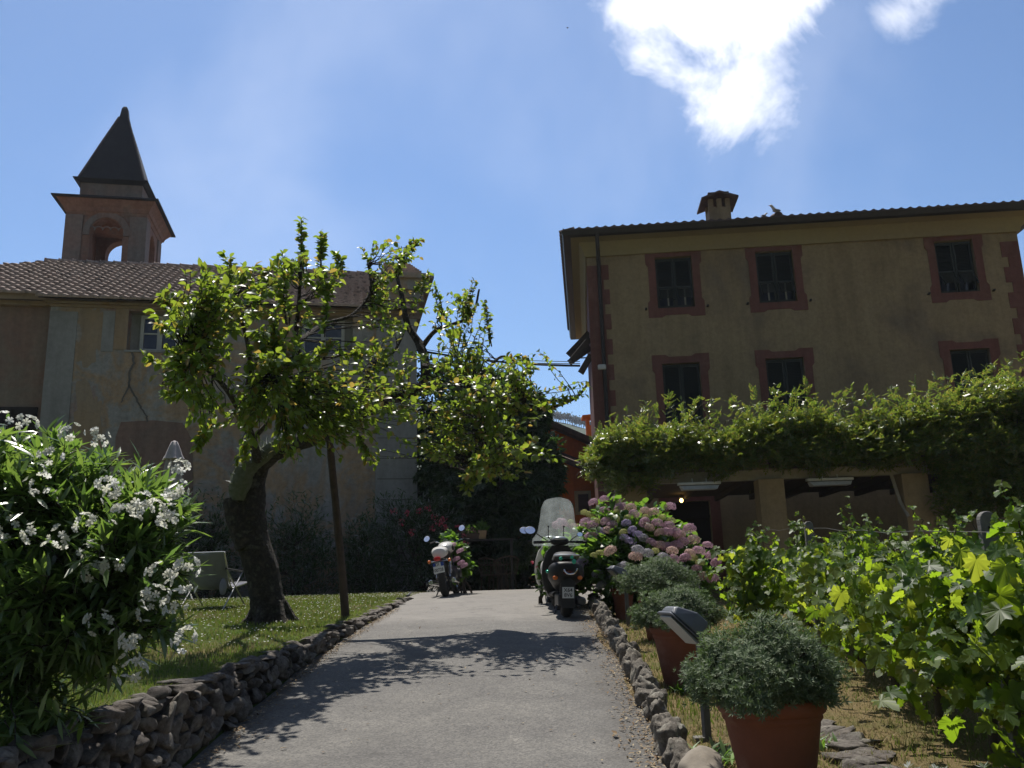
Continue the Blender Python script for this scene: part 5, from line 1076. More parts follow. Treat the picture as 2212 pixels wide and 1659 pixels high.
# ================================================================== PERGOLA
a_ = at(1362, 1010, 15.4); PK = np.array([a_[0], a_[1], 0.]); ph = lambda u, v, d=0.: fhit(PK, VB, u, v, d)
m_shadesheet = mat('reed', (.09, .07, .045), (.06, .045, .03), 20, .9, .3)
def pmb(): return MB(PK, VB)
zgp = 1.10; zb0, zb1 = ph(1800, 1031)[1], ph(1800, 1010)[1]
perg = thing('pergola', 'plastered pillar terrace pergola in front of the ochre house', 'pergola', PK + np.array([0, 0, zgp]))
sps = [ph(u, 1000)[0] for u in (1365, 1656, 1962, 2275)]
for s in sps:
    q = pmb(); q.box((s - .22, -.22, zgp - .1), (s + .22, .22, zb0 - .002)); q.box((s - .22, -.22, zb1 + .002), (s + .22, .22, zb1 + .34)); q.build('pillar', m_villa, perg, bevel=.012)
m_beam = mat('beam_paint', (.33, .305, .25), (.26, .235, .19), 8, .8, .3)
q = pmb(); q.box((sps[0] - .3, -.10, zb0), (sps[-1] + .6, .10, zb1)); q.build('front_beam', m_beam, perg)
s = sps[0] - .2
while s < sps[-1] + .6:
    q = pmb(); q.box((s, -.25, zb1 + .003), (s + .09, 6.4, zb1 + .12)); q.build('rafter', m_wood, perg); s += .85
q = pmb(); q.box((sps[0] - .2, .25, zb1 + .123), (sps[-1] + .6, 6.3, zb1 + .14)); q.build('reed_mat', m_shadesheet, perg)  # unseen sheet added above the rafters to darken the house wall below
q = pmb()
s = sps[0]; q.box((s, 2.5, zb1 + .142), (sps[-1] + .5, 2.6, zb1 + .18)); q.build('purlin', m_wood, perg)
q = pmb(); a = ph(1930, 1030, .1); q.tube([(ph(1925, 1040)[0], -.05, zb0), (ph(1940, 1085)[0], -.1, ph(1940, 1085)[1]), (ph(1952, 1118)[0], -.24, ph(1952, 1118)[1])], .03, 7, .1); q.build('brace', m_beam, perg)
m_wist = leafmat('wisteria_leaf', [(.05, .095, .025), (.07, .12, .03), (.10, .135, .04), (.035, .07, .02), (.13, .13, .04)], [(.24, .38, .035), (.40, .48, .06), (.15, .28, .03), (.50, .47, .07)], .37, .27, .85)
wb = PK + np.array([0, 0, zgp])
wis_bl = [(1285, 1000, 15.2, 34, .5), (1325, 960, 15.2, 46, .6), (1375, 945, 15.3, 45, .6), (1330, 1030, 15.1, 40, .5), (1390, 1030, 15.1, 40, .4), (1420, 975, 15.1, 55, .6), (1475, 950, 15.2, 50, .6), (1450, 1000, 15, 40, .4), (1530, 965, 15.1, 52, .6), (1590, 960, 15.1, 52, .6), (1560, 995, 14.9, 40, .4), (1640, 935, 15.1, 55, .6), (1690, 915, 15, 48, .5), (1740, 915, 15, 52, .6), (1700, 970, 14.9, 48, .5), (1790, 935, 15, 50, .6), (1840, 950, 15, 50, .6), (1880, 925, 15, 55, .6), (1770, 985, 14.8, 40, .4), (1930, 915, 14.9, 55, .6), (1980, 910, 14.9, 55, .6), (1900, 975, 14.8, 45, .5), (2040, 905, 14.8, 58, .6), (2100, 890, 14.7, 62, .6), (2160, 860, 14.7, 62, .6), (2215, 868, 14.6, 66, .7), (2060, 970, 14.6, 62, .5), (2140, 960, 14.5, 70, .5), (2215, 960, 14.4, 70, .5), (2190, 1040, 14.4, 60, .4), (2090, 1020, 14.5, 42, .4), (2230, 1110, 14.4, 48, .4), (2290, 905, 14.6, 70, .7)]
for Yb in (16.8, 18.6, 20.3):
    for u in range(1370, 2300, 52): wis_bl.append((u + random.randint(-15, 15), 1262 - (1262 - 930) * 15.2 / Yb, Yb, 38, .8, 1.0))
SKW = np.array([PK + np.array([math.cos(VB) * s_ - math.sin(VB) * d_, math.sin(VB) * s_ + math.cos(VB) * d_, zb1 + .15 + random.uniform(-.05, .1)]) for s_ in np.arange(sps[0] - .7, sps[-1] + .8, .25) for d_ in (0, .5, 1.6, 2.8, 4.2, 5.6)])
low_bl = [(u, 992 - (u - 1400) * .012, 15.05 - (u - 1400) * .0008, 26, .45) for u in range(1290, 2300, 34)] + [(u, 968 - (u - 1400) * .012, 15.15 - (u - 1400) * .0008, 30, .5) for u in range(1300, 2300, 34)] + [(u, v, 14.5, 32, .35) for u in range(2050, 2330, 38) for v in (1020, 1055, 1090)] + [(b[0], b[1] + 6, b[2], b[3] * .78, b[4]) for b in wis_bl[:33]] + [(b[0], b[1], b[2], 40, .8) for b in wis_bl[33:]]
wi, ends, tw = shrub('wisteria', 'thick climbing wisteria foliage sprawling over the pergola top', 'climbing plant', wb, wis_bl, 4600, 8, .165, pinnate(4, .085), m_wist, .014, .05, .8, .3, up=.25, nst=0, sk_extra=SKW, fill=30000, fblobs=low_bl)
# curly tendrils
mb = MB()
wsh = [curve(at(u, v, 15.0), at(u + random.uniform(-22, 22), v - random.uniform(28, 62), 15.0 + random.uniform(-.3, .3)), 8, .05, .02) for u, v in [(x_, float(np.interp(x_, [1280, 1380, 1440, 1560, 1650, 1740, 1800, 1860, 1940, 2000, 2100, 2212], [985, 925, 915, 925, 900, 880, 905, 890, 885, 870, 860, 815]))) for x_ in range(1285, 2215, 17)]]
Pw, Dw = along(wsh, 11, .2, 1.1); leaves('shoots', pinnate(4, .085), Pw, Dw + (0, 0, .2), np.array([0, 0, 1.]) + rdir(len(Pw)) * .5, rng.uniform(.09, .16, len(Pw)), m_wist, wi)
for (u, v, du, dv) in ((1410, 955, -70, -15), (1490, 905, 60, -35), (1560, 925, 40, -12), (1660, 888, 35, -30), (1900, 890, 40, -14), (2110, 850, 60, -40), (1270, 1010, -18, -8), (1262, 1030, -16, 3), (1830, 905, -20, -30)):
    a, b = at(u, v, 15), at(u + du, v + dv, 14.9); c = curve(a, b, 9, .12, .012); mb.tube(list(c), [.006] * 5 + [.004] * 4, 4, cap=False)
mb.build('tendrils', m_vstem, wi, fix=False)
m_white2 = mat('white_enamel', (.55, .56, .56), (.42, .43, .44), 6, .5, .1)
def stripl(u0, u1, v, label):
    Y_ = 15.0; a, b = at(u0, v, Y_), at(u1, v, Y_); o = thing('hanging_light', label, 'lamp', (a + b) / 2, 0, 'strip lights hung under the pergola'); q = MB()
    L = b - a; q.box((a[0], Y_ - .06, a[2] - .015), (b[0], Y_ + .06, a[2] + .03)); q.build('housing', m_white2, o, bevel=.006)
    q = MB(); q.loft([[(a[0] + .08, Y_ - .11, a[2] - .10), (b[0] - .08, Y_ - .11, a[2] - .10), (b[0] - .08, Y_ + .11, a[2] - .10), (a[0] + .08, Y_ + .11, a[2] - .10)], [(a[0] + .03, Y_ - .05, a[2] - .03), (b[0] - .03, Y_ - .05, a[2] - .03), (b[0] - .03, Y_ + .05, a[2] - .03), (a[0] + .03, Y_ + .05, a[2] - .03)]]); q.build('reflector', m_white2, o)
    for k in (.35, .68):
        q = MB(); q.tube([a + L * k + (0, 0, .03), a + L * k + (0, .02, max(.1, zb0 - a[2]) + .01)], .011, 6); q.build('hanger', m_white2, o)
stripl(1464, 1556, 1047, 'white hanging strip light in the left bay of the pergola'); stripl(1742, 1842, 1038, 'white hanging strip light in the middle bay of the pergola')
p = at(1472, 1081, 20.6); o = thing('light_bulb', 'small glowing warm bulb in the dark doorway under the pergola', 'light bulb', p); q = MB(); q.ell(p, (.042, .042, .05), 12, 8); q.build('bulb', emis('bulb_glow', (1, .62, .18), 9), o, smooth=True); q = MB(); q.tube([p + (0, 0, .06), p + (0, 0, .5)], .01, 6); q.build('flex', m_dark, o)
# ================================================================== GARDEN LAMPS
m_gray = mat('lamp_gray', (.13, .14, .16), (.10, .105, .12), 6, .45, .1, spec=.5)
m_lens = mat('frosted_lens', (.42, .43, .42), (.36, .37, .36), 8, .35, 0)
m_steel = mat('gray_post', (.10, .10, .105), (.075, .075, .08), 10, .5, .15)
def garden_lamp():
    o = thing('garden_lamp', 'grey garden floodlight on a square post between the two nearest pots', 'lamp', (0, 0, 0), 0, 'garden lamps beside the kerb')
    q = MB(); q.box((-.02, -.02, -.05), (.02, .02, .63)); q.build('post', m_steel, o, bevel=.003)
    # head: wedge housing leaning towards the drive, local axis l = up-left
    l = nrm(np.array([-.74, 0, .64])); n_ = np.array([l[2], 0, -l[0]]); y_ = np.array([0, 1., 0]); H = np.array([.0, 0, .56])
    def ring(t, w_, top, bot): c = H + l * t; return [c - y_ * w_ + n_ * bot, c + y_ * w_ + n_ * bot, c + y_ * w_ * .72 + n_ * top, c - y_ * w_ * .72 + n_ * top]
    q = MB(); q.loft([ring(0, .05, .05, -.01), ring(.03, .085, .085, -.02), ring(.12, .095, .085, -.02), ring(.235, .09, .035, -.02), ring(.25, .08, .02, -.015)]); hd = q.build('head', m_gray, o, bevel=.008)
    q = MB(); q.loft([ring(.0, .095, -.018, -.032), ring(.26, .10, -.018, -.032)]); q.build('bezel', m_gray, hd, bevel=.005)
    q = MB(); q.loft([ring(.015, .08, -.033, -.06), ring(.24, .085, -.033, -.045)]); q.build('lens', m_lens, hd, bevel=.01)
    q = MB(); q.bar((0, -.03, .56), (0, .03, .56), .03); q.bar((.0, -.026, .5), (.0, -.026, .6), .02, .006); q.build('bracket', m_steel, o)
    return o
gl = garden_lamp(); b = hitg(1528, 1600, zgard); gl.location = b; gl.rotation_euler = (0, 0, R(16))
b = hitg(1357, 1353, zgard); g2 = dup(gl, b, R(14), 'smaller looking grey garden floodlight near the hydrangea, farther up the kerb')
q = MB(); c = hitg(1518, 1598, zgard); q.box(c + (-.05, -.04, -.02), c + (.05, .04, .018)); tag(q.build('paving_chip', m_court, bevel=.006, org=c), 'small flat stone at the foot of the nearest garden lamp', 'stone')
# ================================================================== SCOOTERS
def eloft(mb, rings, n=20, p=2.4):
    R_ = []
    for (y, cx, cz, rx, rz_) in rings:
        r = []
        for j in range(n):
            a = 2 * math.pi * j / n; ca, sa = math.cos(a), math.sin(a); r.append((cx + rx * math.copysign(abs(ca) ** (2 / p), ca), y, cz + rz_ * math.copysign(abs(sa) ** (2 / p), sa)))
        R_.append(r)
    return mb.loft(R_)
m_rub = mat('rubber', (.014, .014, .014), (.022, .021, .02), 30, .85, .3)
m_blackp = mat('black_plastic', (.014, .014, .015), (.02, .02, .021), 10, .5, .05, spec=.3)
m_blackm = mat('matt_black', (.02, .02, .021), (.028, .027, .027), 20, .6, .2)
m_whitep = mat('white_paint', (.62, .61, .57), (.58, .57, .54), 5, .22, 0, spec=.6)
m_chrome = mat('chrome', (.65, .65, .66), (.6, .6, .62), 5, .14, 0, metal=1)
m_silver = mat('silver_plastic', (.5, .5, .51), (.45, .45, .46), 5, .3, 0, metal=.6)
m_mirror = mat('mirror_glass', (.80, .86, .95), (.80, .86, .95), 1, .02, 0, metal=1)
m_redl = mat('red_lens', (.5, .015, .012), (.42, .012, .01), 20, .15, 0, spec=.7)
m_darkred = mat('dark_red_lens', (.10, .01, .01), (.07, .008, .008), 20, .2, 0)
m_oral = mat('orange_lens', (.65, .16, .015), (.6, .13, .012), 20, .2, 0, spec=.7)
m_green = mat('green_reflector', (.02, .45, .28), (.02, .38, .24), 20, .12, 0, spec=.8)
m_plate = mat('plate_white', (.62, .62, .60), (.56, .56, .55), 12, .5, 0)
m_ink = mat('plate_ink', (.015, .015, .02), None, 12, .6, 0); m_blue = mat('plate_blue', (.02, .06, .28), (.02, .05, .24), 12, .5, 0)
m_gunm = mat('engine_metal', (.10, .10, .105), (.06, .06, .062), 20, .45, .3, metal=.6)
def glassmat():
    m, t, bs, o = newmat('windscreen'); tr = t.nodes.new('ShaderNodeBsdfTransparent'); tr.inputs[0].default_value = (.86, .89, .88, 1)
    bs.inputs['Base Color'].default_value = (.75, .8, .8, 1); bs.inputs['Roughness'].default_value = .25; tl_ = t.nodes.new('ShaderNodeBsdfTranslucent'); tl_.inputs[0].default_value = (.8, .85, .85, 1); ad = t.nodes.new('ShaderNodeMixShader'); ad.inputs[0].default_value = .75; t.links.new(bs.outputs[0], ad.inputs[1]); t.links.new(tl_.outputs[0], ad.inputs[2])
    mx = t.nodes.new('ShaderNodeMixShader')
    t.links.new(mth(t, 'ADD', .09, mth(t, 'MULTIPLY', ramp(t, tnoise(t, 7, 4, .6), [(.4, (0, 0, 0)), (.75, (1, 1, 1))]), .07)), mx.inputs[0])
    t.links.new(tr.outputs[0], mx.inputs[1]); t.links.new(ad.outputs[0], mx.inputs[2]); t.links.new(mx.outputs[0], o.inputs[0]); return m
m_screen = glassmat()
def text(body, size, m, parent, loc, rx=90, name='lettering'):
    cu = bpy.data.curves.new(name, 'FONT'); cu.body = body; cu.size = size; cu.align_x = 'CENTER'; cu.align_y = 'CENTER'; cu.extrude = .0008; cu.offset = .0007; cu.materials.append(m)
    tmp = bpy.data.objects.new('tmp', cu); me = bpy.data.meshes.new_from_object(tmp); bpy.data.objects.remove(tmp)
    o = bpy.data.objects.new(name, me); COL.objects.link(o); o.parent = parent; o.location = loc; o.rotation_euler = (R(rx), 0, 0); return o
def place_parts(mb, name, m, root, **kw): return mb.build(name, m, root, **kw)
def mirror(root, c, r, stalk, sx=1.35, tilt=(-.12, .1)):
    q = MB(); q.tube(stalk + [c], .007, 6); st = q.build('mirror_arm', m_blackm, root)
    tx, tz = tilt; q = MB(); q.ell(c, (r * sx, .016, r * math.sqrt(1 + tz * tz)), 20, 10, 0, -math.atan(tz)); mh = q.build('mirror', m_blackp, root, smooth=True)
    q = MB(); n_ = 24; vs = [(c[0] + r * .9 * sx * math.cos(2 * math.pi * i / n_), c[1] - .017 * math.sqrt(1 + tz * tz) + tx * .3 * r * math.cos(2 * math.pi * i / n_) * sx + tz * r * math.sin(2 * math.pi * i / n_), c[2] + r * .9 * math.sin(2 * math.pi * i / n_)) for i in range(n_)]; q.add(vs, [tuple(range(n_))]); q.build('mirror_glass', m_mirror, mh)
def scooter(label, body, front, screen, loc, rz, cat='scooter'):
    o = thing('scooter', label, cat, (0, 0, 0)); 
    def wheel(y, r, w_):
        q = MB(); q.torus((0, y, r), r - w_ * .5, w_ * .52, 0, 36, 12); t_ = q.build('tyre', m_rub, o, smooth=True); q = MB(); q.lathe([(.03, -.05), (r - w_, -.045), (r - w_, .045), (.03, .05)], (0, y, r), 24, 0); q.build('rim', m_silver, t_)
    wheel(.0, .235, .14); wheel(1.22, .225, .10)
    q = MB(); eloft(q, [(-.22, 0, .40, .055, .10), (-.17, 0, .41, .065, .13), (-.05, 0, .46, .075, .09), (.1, 0, .48, .07, .05)]); q.box((-.085, -.26, .12), (.085, -.245, .44)); q.build('rear_mudguard', m_blackm, o, smooth=True)
    q = MB(); eloft(q, [(-.27, 0, .60, .06, .035), (-.25, 0, .58, .13, .08), (-.2, 0, .56, .18, .115), (-.08, 0, .54, .215, .135), (.1, 0, .53, .22, .145), (.32, 0, .53, .20, .15), (.5, 0, .48, .15, .16), (.6, 0, .42, .1, .12)], 28, 2.8); q.build('rear_body', body, o, smooth=True)
    q = MB(); eloft(q, [(-.2, 0, .72, .08, .025), (-.15, 0, .735, .13, .04), (.05, 0, .745, .15, .05), (.25, 0, .74, .14, .045), (.42, 0, .72, .11, .04), (.52, 0, .70, .05, .02)], 20); q.build('seat', m_blackm, o, smooth=True)
    q = MB(); q.torus((-.0, -.14, .74), .15, .013, 2, 20, 8, math.pi, 2 * math.pi); q.tube([(-.15, -.14, .74), (-.15, .1, .7)], .013, 8); q.tube([(.15, -.14, .74), (.15, .1, .7)], .013, 8); q.build('grab_rail', m_silver if screen else m_chrome, o, smooth=True)
    q = MB(); eloft(q, [(-.30, 0, .535, .05, .02), (-.292, 0, .535, .05, .022), (-.25, 0, .54, .06, .03)]); q.build('tail_light', m_darkred, o, smooth=True)
    for s_ in (-1, 1): q = MB(); q.ell((s_ * .15, -.235, .475), (.032, .02, .026), 14, 8); q.build('turn_signal', m_oral, o, smooth=True)
    q = MB(); q.prism([(-.07, .235), (.07, .235), (.07, .365), (-.07, .365)], -.275, -.27); pl = q.build('number_plate', m_plate, o)
    if screen:
        text('X64', .062, m_ink, pl, (0, -.2765, .328)); text('8V6', .062, m_ink, pl, (0, -.2765, .270))
        for (x_, z_) in ((-.085, .70), (.05, .715)):
            q = MB(); q.ell((x_, -.292, z_), (.022, .012, .022), 12, 8); q.build('green_reflector', m_green, o, smooth=True)
        q = MB(); q.ell((.075, -.295, .665), (.026, .012, .03), 12, 8); q.ell((-.235, -.1, .55), (.02, .03, .022), 12, 8); q.build('green_sticker', m_green, o, smooth=True)
        q = MB(); q.torus((.03, -.30, .60), .085, .012, 1, 20, 8, math.pi * 1.1, math.pi * 1.95); q.build('chrome_ring', m_chrome, o, smooth=True)
    q = MB(); eloft(q, [(.45, 0, .27, .14, .04), (.9, 0, .27, .15, .04)]); q.build('floorboard', m_blackm, o, smooth=True)
    # leg shield
    zs = [.24, .34, .5, .66, .8, .90]; ws = [.14, .21, .245, .235, .19, .11]; rg = []
    for z_, w_ in zip(zs, ws):
        yc = 1.02 - (z_ - .24) * .22; rg.append([(w_ * math.cos(a), yc + .07 * math.sin(a) + .05 * (abs(math.cos(a)) ** 2) * -1, z_) for a in np.linspace(0, 2 * math.pi, 22, endpoint=False)])
    q = MB(); q.loft(rg); q.build('leg_shield', front, o, smooth=True)
    q = MB(); eloft(q, [(1.02, 0, .42, .05, .05), (1.1, 0, .46, .075, .05), (1.22, 0, .475, .08, .03), (1.36, 0, .44, .06, .02), (1.42, 0, .38, .03, .01)]); q.build('front_mudguard', front, o, smooth=True)
    q = MB(); q.tube([(-.06, 1.22, .23), (-.06, .98, .8)], .018, 8); q.tube([(.06, 1.22, .23), (.06, .98, .8)], .018, 8); q.build('fork', m_gunm, o)
    q = MB(); eloft(q, [(.78, 0, .945, .05, .02), (.81, 0, .95, .12, .045), (.90, 0, .96, .13, .06), (.98, 0, .95, .09, .05), (1.01, 0, .94, .04, .03)]); hh = q.build('handlebar_cover', m_blackp, o, smooth=True)
    q = MB(); q.ell((0, .84, .99), (.10, .07, .035), 18, 10); q.build('instrument_dome', m_silver, hh, smooth=True)
    q = MB(); q.tube([(-.34, .76, .94), (-.12, .85, .95), (.12, .85, .95), (.34, .76, .94)], .014, 8); q.build('handlebar', m_blackm, o, smooth=True)
    for s_ in (-1, 1): q = MB(); q.tube([(s_ * .22, .82, .945), (s_ * .35, .755, .938)], .020, 10); q.bar((s_ * .16, .88, .955), (s_ * .34, .83, .95), .01); q.build('grip', m_rub, o, smooth=True)
    mirror(o, (-.40, .80, 1.10), .055, [(-.16, .84, .96), (-.26, .82, 1.02), (-.33, .81, 1.07)], tilt=(-.1, .95))
    if screen: mirror(o, (.27, .82, 1.045), .03, [(.14, .84, .96), (.2, .83, 1.01)], tilt=(.5, .1))
    else: mirror(o, (.42, .80, 1.10), .045, [(.16, .84, .96), (.26, .82, 1.02)], tilt=(.1, .95))
    q = MB(); eloft(q, [(-.32, .16, .20, .035, .035), (-.30, .16, .20, .05, .05), (.1, .15, .2, .055, .055), (.22, .13, .2, .03, .03)]); q.build('exhaust', m_gunm, o, smooth=True)
    q = MB(); q.box((-.11, -.1, .14), (-.05, .45, .28)); q.build('engine', m_gunm, o, bevel=.02)
    q = MB(); q.tube([(-.02, .5, .26), (-.12, .42, .02)], .012, 6); q.tube([(.02, .5, .26), (.12, .42, .02)], .012, 6); q.build('stand', m_gunm, o)
    if screen:
        pts = [(-.30, .90), (-.335, .93), (-.335, .99), (-.30, 1.03), (-.265, 1.10), (-.24, 1.25), (-.225, 1.40), (-.19, 1.49), (-.12, 1.53), (.0, 1.545), (.10, 1.53), (.165, 1.49), (.20, 1.40), (.225, 1.22), (.27, 1.08), (.32, 1.02), (.345, .97), (.34, .92), (.30, .90)]
        VV = []; FF = []; nr = 27
        zz = np.linspace(.90, 1.545, nr); L_ = np.interp(zz, [.90, .93, .99, 1.03, 1.10, 1.25, 1.40, 1.49, 1.53, 1.545], [-.31, -.335, -.335, -.30, -.265, -.24, -.225, -.19, -.13, -.03]) * 1.08; Rr = np.interp(zz, [.90, .92, .97, 1.02, 1.08, 1.22, 1.40, 1.49, 1.53, 1.545], [.31, .34, .345, .32, .27, .225, .20, .165, .11, .02]); nc = 17
        for z_, l_, r_ in zip(zz, L_, Rr):
            for k in range(nc): x_ = l_ + (r_ - l_) * k / (nc - 1); VV.append((x_, 1.12 - (z_ - .9) * .38 - .9 * x_ * x_, z_))
        FF = [(i * nc + k, i * nc + k + 1, (i + 1) * nc + k + 1, (i + 1) * nc + k) for i in range(nr - 1) for k in range(nc - 1)]
        sc_ = fastmesh('windscreen', VV, FF, m_screen, o, smooth=True); sd_ = sc_.modifiers.new('thickness', 'SOLIDIFY'); sd_.thickness = .004
        for (x_, z_) in ((-.14, 1.02), (.07, 1.02), (-.14, 1.16), (.07, 1.16)): q = MB(); q.ell((x_, 1.06 - (z_ - .9) * .35, z_), (.014, .012, .014), 10, 6); q.build('screen_bolt', m_blackp, sc_)
        q = MB()
        for x_ in (-.14, .07): q.tube([(x_ * .6, .95, .95), (x_, 1.03, 1.02), (x_, 1.0, 1.16)], .006, 6)
        q.build('screen_bracket', m_blackm, sc_)
    o.location = [float(x) for x in loc]; o.rotation_euler = (0, R(1.5), rz); return o
b = hitg(1218, 1336, zroad); scooter('black scooter with a tall clear windscreen seen from behind beside the hydrangea', m_blackp, m_blackp, True, (b[0] + .045, b[1] + .22, b[2]), R(2))
yy_ = 12.25; scooter('white scooter mostly hidden in front of the black one', m_whitep, m_whitep, False, (.53, yy_, float(zroad(yy_))), R(3))
# ================================================================== MOTORCYCLE
def motorcycle(loc, rz, lean):
    o = thing('motorcycle', 'classic motorcycle with white tank and blue white number plate seen from behind', 'motorcycle', (0, 0, 0))
    def wheel(y, r, w_):
        q = MB(); q.torus((0, y, r), r - w_ * .5, w_ * .52, 0, 40, 12); t_ = q.build('tyre', m_rub, o, smooth=True); q = MB(); q.torus((0, y, r), r - w_ * 1.02, .014, 0, 36, 6); q.lathe([(.03, -.06), (.045, -.05), (.045, .05), (.03, .06)], (0, y, r), 16, 0)
        for k in range(18): a = k * math.pi / 9; q.tube([(.03 * (-1) ** k, y, r), (0, y + (r - w_) * math.cos(a), r + (r - w_) * math.sin(a))], .0025, 4)
        q.build('rim', m_chrome, t_)
    wheel(0, .31, .12); wheel(1.40, .32, .10)
    q = MB(); rg = []
    for a in np.linspace(R(20), R(175), 14):
        c, s_ = math.cos(a), math.sin(a); rg.append([(x_, 0 - (.335 + dz) * c * 1, .31 + (.335 + dz) * s_) for x_, dz in ((-.075, 0), (-.05, .018), (.05, .018), (.075, 0), (.05, .008), (-.05, .008))])
    q.loft(rg); q.build('rear_mudguard', m_blackm, o, smooth=True)
    q = MB(); eloft(q, [(-.22, 0, .76, .05, .02), (-.18, 0, .765, .11, .045), (0, 0, .775, .135, .055), (.25, 0, .765, .13, .05), (.5, 0, .74, .09, .05)]); q.build('seat', m_blackm, o, smooth=True)
    q = MB(); eloft(q, [(.38, 0, .86, .07, .05), (.42, 0, .865, .11, .08), (.55, 0, .88, .145, .11), (.72, 0, .885, .15, .115), (.86, 0, .88, .12, .10), (.95, 0, .87, .07, .06)], 24); tk_ = q.build('tank', m_whitep, o, smooth=True)
    q = MB(); q.ell((.135, .58, .87), (.02, .11, .055), 16, 8); q.ell((-.135, .58, .87), (.02, .11, .055), 16, 8); q.build('knee_pad', m_rub, tk_, smooth=True)
    q = MB(); eloft(q, [(-.30, 0, .74, .06, .04), (-.28, 0, .75, .12, .085), (-.18, 0, .78, .15, .10), (-.05, 0, .79, .13, .07), (.04, 0, .78, .06, .03)], 24); q.build('tail_cowl', m_whitep, o, smooth=True)
    q = MB(); eloft(q, [(-.40, -.03, .655, .035, .02), (-.392, -.03, .655, .06, .035), (-.35, -.03, .66, .065, .04), (-.3, -.02, .66, .04, .03)]); q.build('tail_light', m_redl, o, smooth=True)
    q = MB(); q.prism([(-.10, .40), (.09, .42), (.08, .60), (-.11, .585)], -.405, -.40); pl = q.build('number_plate', m_plate, o)
    q = MB(); q.prism([(-.108, .525), (-.062, .528), (-.066, .588), (-.11, .585)], -.4075, -.4055); q.prism([(.03, .53), (.084, .532), (.08, .60), (.026, .597)], -.4075, -.4055); q.build('blue_band', m_blue, pl)
    t_ = text('DI ·', .075, m_ink, pl, (-.012, -.4085, .558)); t_.rotation_euler = (R(90), R(-5), 0); t_ = text('00728', .078, m_ink, pl, (-.008, -.4085, .462)); t_.rotation_euler = (R(90), R(-5), 0); t_.scale = (.82, 1, 1)
    for s_ in (-1, 1):
        q = MB(); q.tube([(0, -.3, .62), (s_ * .17, -.32, .62)], .008, 6); ar = q.build('signal_arm', m_chrome, o); q = MB(); q.ell((s_ * .18, -.33, .62), (.03, .03, .03), 14, 8); q.build('turn_signal', m_oral, o, smooth=True)
        q = MB(); q.tube([(s_ * .12, -.02, .34), (s_ * .12, .12, .68)], .011, 8)
        for k in range(11): q.torus((s_ * .12, .005 + .011 * k, .41 + .024 * k), .028, .006, 2, 12, 5)
        q.build('shock_absorber', m_chrome, o)
        q = MB(); eloft(q, [(-.22, s_ * .2, .27, .035, .035), (-.21, s_ * .2, .27, .045, .045), (.35, s_ * .19, .25, .045, .045), (.6, s_ * .15, .2, .022, .022), (.95, s_ * .1, .35, .02, .02)]); q.build('exhaust', m_chrome, o, smooth=True)
        q = MB(); q.tube([(s_ * .08, 1.40, .32), (s_ * .09, 1.1, .95)], .02, 8); q.build('fork', m_chrome, o)
        q = MB(); q.tube([(s_ * .22, .42, .3), (s_ * .30, .42, .3)], .012, 6); q.build('foot_peg', m_rub, o)
    q = MB(); eloft(q, [(.4, 0, .38, .17, .10), (.5, 0, .40, .20, .13), (.8, 0, .42, .18, .15), (.95, 0, .45, .1, .12)]); q.lathe([(.07, -.24), (.09, -.22), (.09, .22), (.07, .24)], (0, .62, .40), 18, 0); q.build('engine', m_gunm, o, smooth=True)
    for k in range(7): pass
    q = MB(); q.tube([(-.1, 0, .31), (-.1, .45, .36), (-.08, 1.05, .85)], .018, 8); q.tube([(.1, 0, .31), (.1, .45, .36), (.08, 1.05, .85)], .018, 8); q.tube([(0, -.2, .72), (0, .4, .74), (0, 1.08, .9)], .02, 8); q.build('frame', m_blackm, o, smooth=True)
    hb_ = math.radians(14); c_, s2 = math.cos(hb_), math.sin(hb_)
    def hb(x, y, z): y -= 1.05; return (x * c_ - y * s2, 1.05 + x * s2 + y * c_, z)
    q = MB(); q.tube([hb(-.37, .86, 1.0), hb(-.24, .98, 1.03), hb(-.1, 1.05, .98), hb(.1, 1.05, .98), hb(.24, .98, 1.03), hb(.37, .86, 1.0)], .012, 8); q.build('handlebar', m_chrome, o, smooth=True)
    for s_ in (-1, 1): q = MB(); q.tube([hb(s_ * .27, .955, 1.025), hb(s_ * .385, .85, 1.0)], .018, 10); q.tube([hb(s_ * .22, 1.03, 1.03), hb(s_ * .37, .93, 1.0)], .006, 6); q.build('grip', m_rub, o, smooth=True)
    for s_ in (-1, 1): q = MB(); q.lathe([(.05, -.03), (.052, .02), (.03, .05)], hb(s_ * .055, 1.08, 1.03), 18, 1); q.build('gauge', m_chrome, o, smooth=True)
    q = MB(); q.ell((0, 1.22, .95), (.09, .08, .09), 18, 10); q.build('headlight', m_chrome, o, smooth=True)
    q = MB(); rg = []
    for a in np.linspace(R(10), R(160), 12): c, s_ = math.cos(a), math.sin(a); rg.append([(x_, 1.40 - (.34 + dz) * c, .32 + (.34 + dz) * s_) for x_, dz in ((-.06, 0), (-.04, .015), (.04, .015), (.06, 0), (.04, .007), (-.04, .007))])
    q.loft(rg); q.build('front_mudguard', m_chrome, o, smooth=True)
    mirror(o, hb(-.42, .95, 1.10), .06, [hb(-.24, .98, 1.03), hb(-.3, .97, 1.08)], 1.0, (-.1, .95)); mirror(o, hb(.27, .98, 1.24), .062, [hb(.2, 1.0, 1.03), hb(.21, 1.0, 1.1)], 1.0, (.05, .95))
    q = MB(); q.tube([(-.1, .45, .28), (-.24, .38, .0)], .012, 6); q.build('side_stand', m_gunm, o)
    o.location = [float(x) for x in loc]; o.rotation_euler = (0, lean, rz); return o
b = hitg(968, 1289, zroad); motorcycle((b[0] - .06, b[1] + .2, b[2]), R(-4), R(-5))
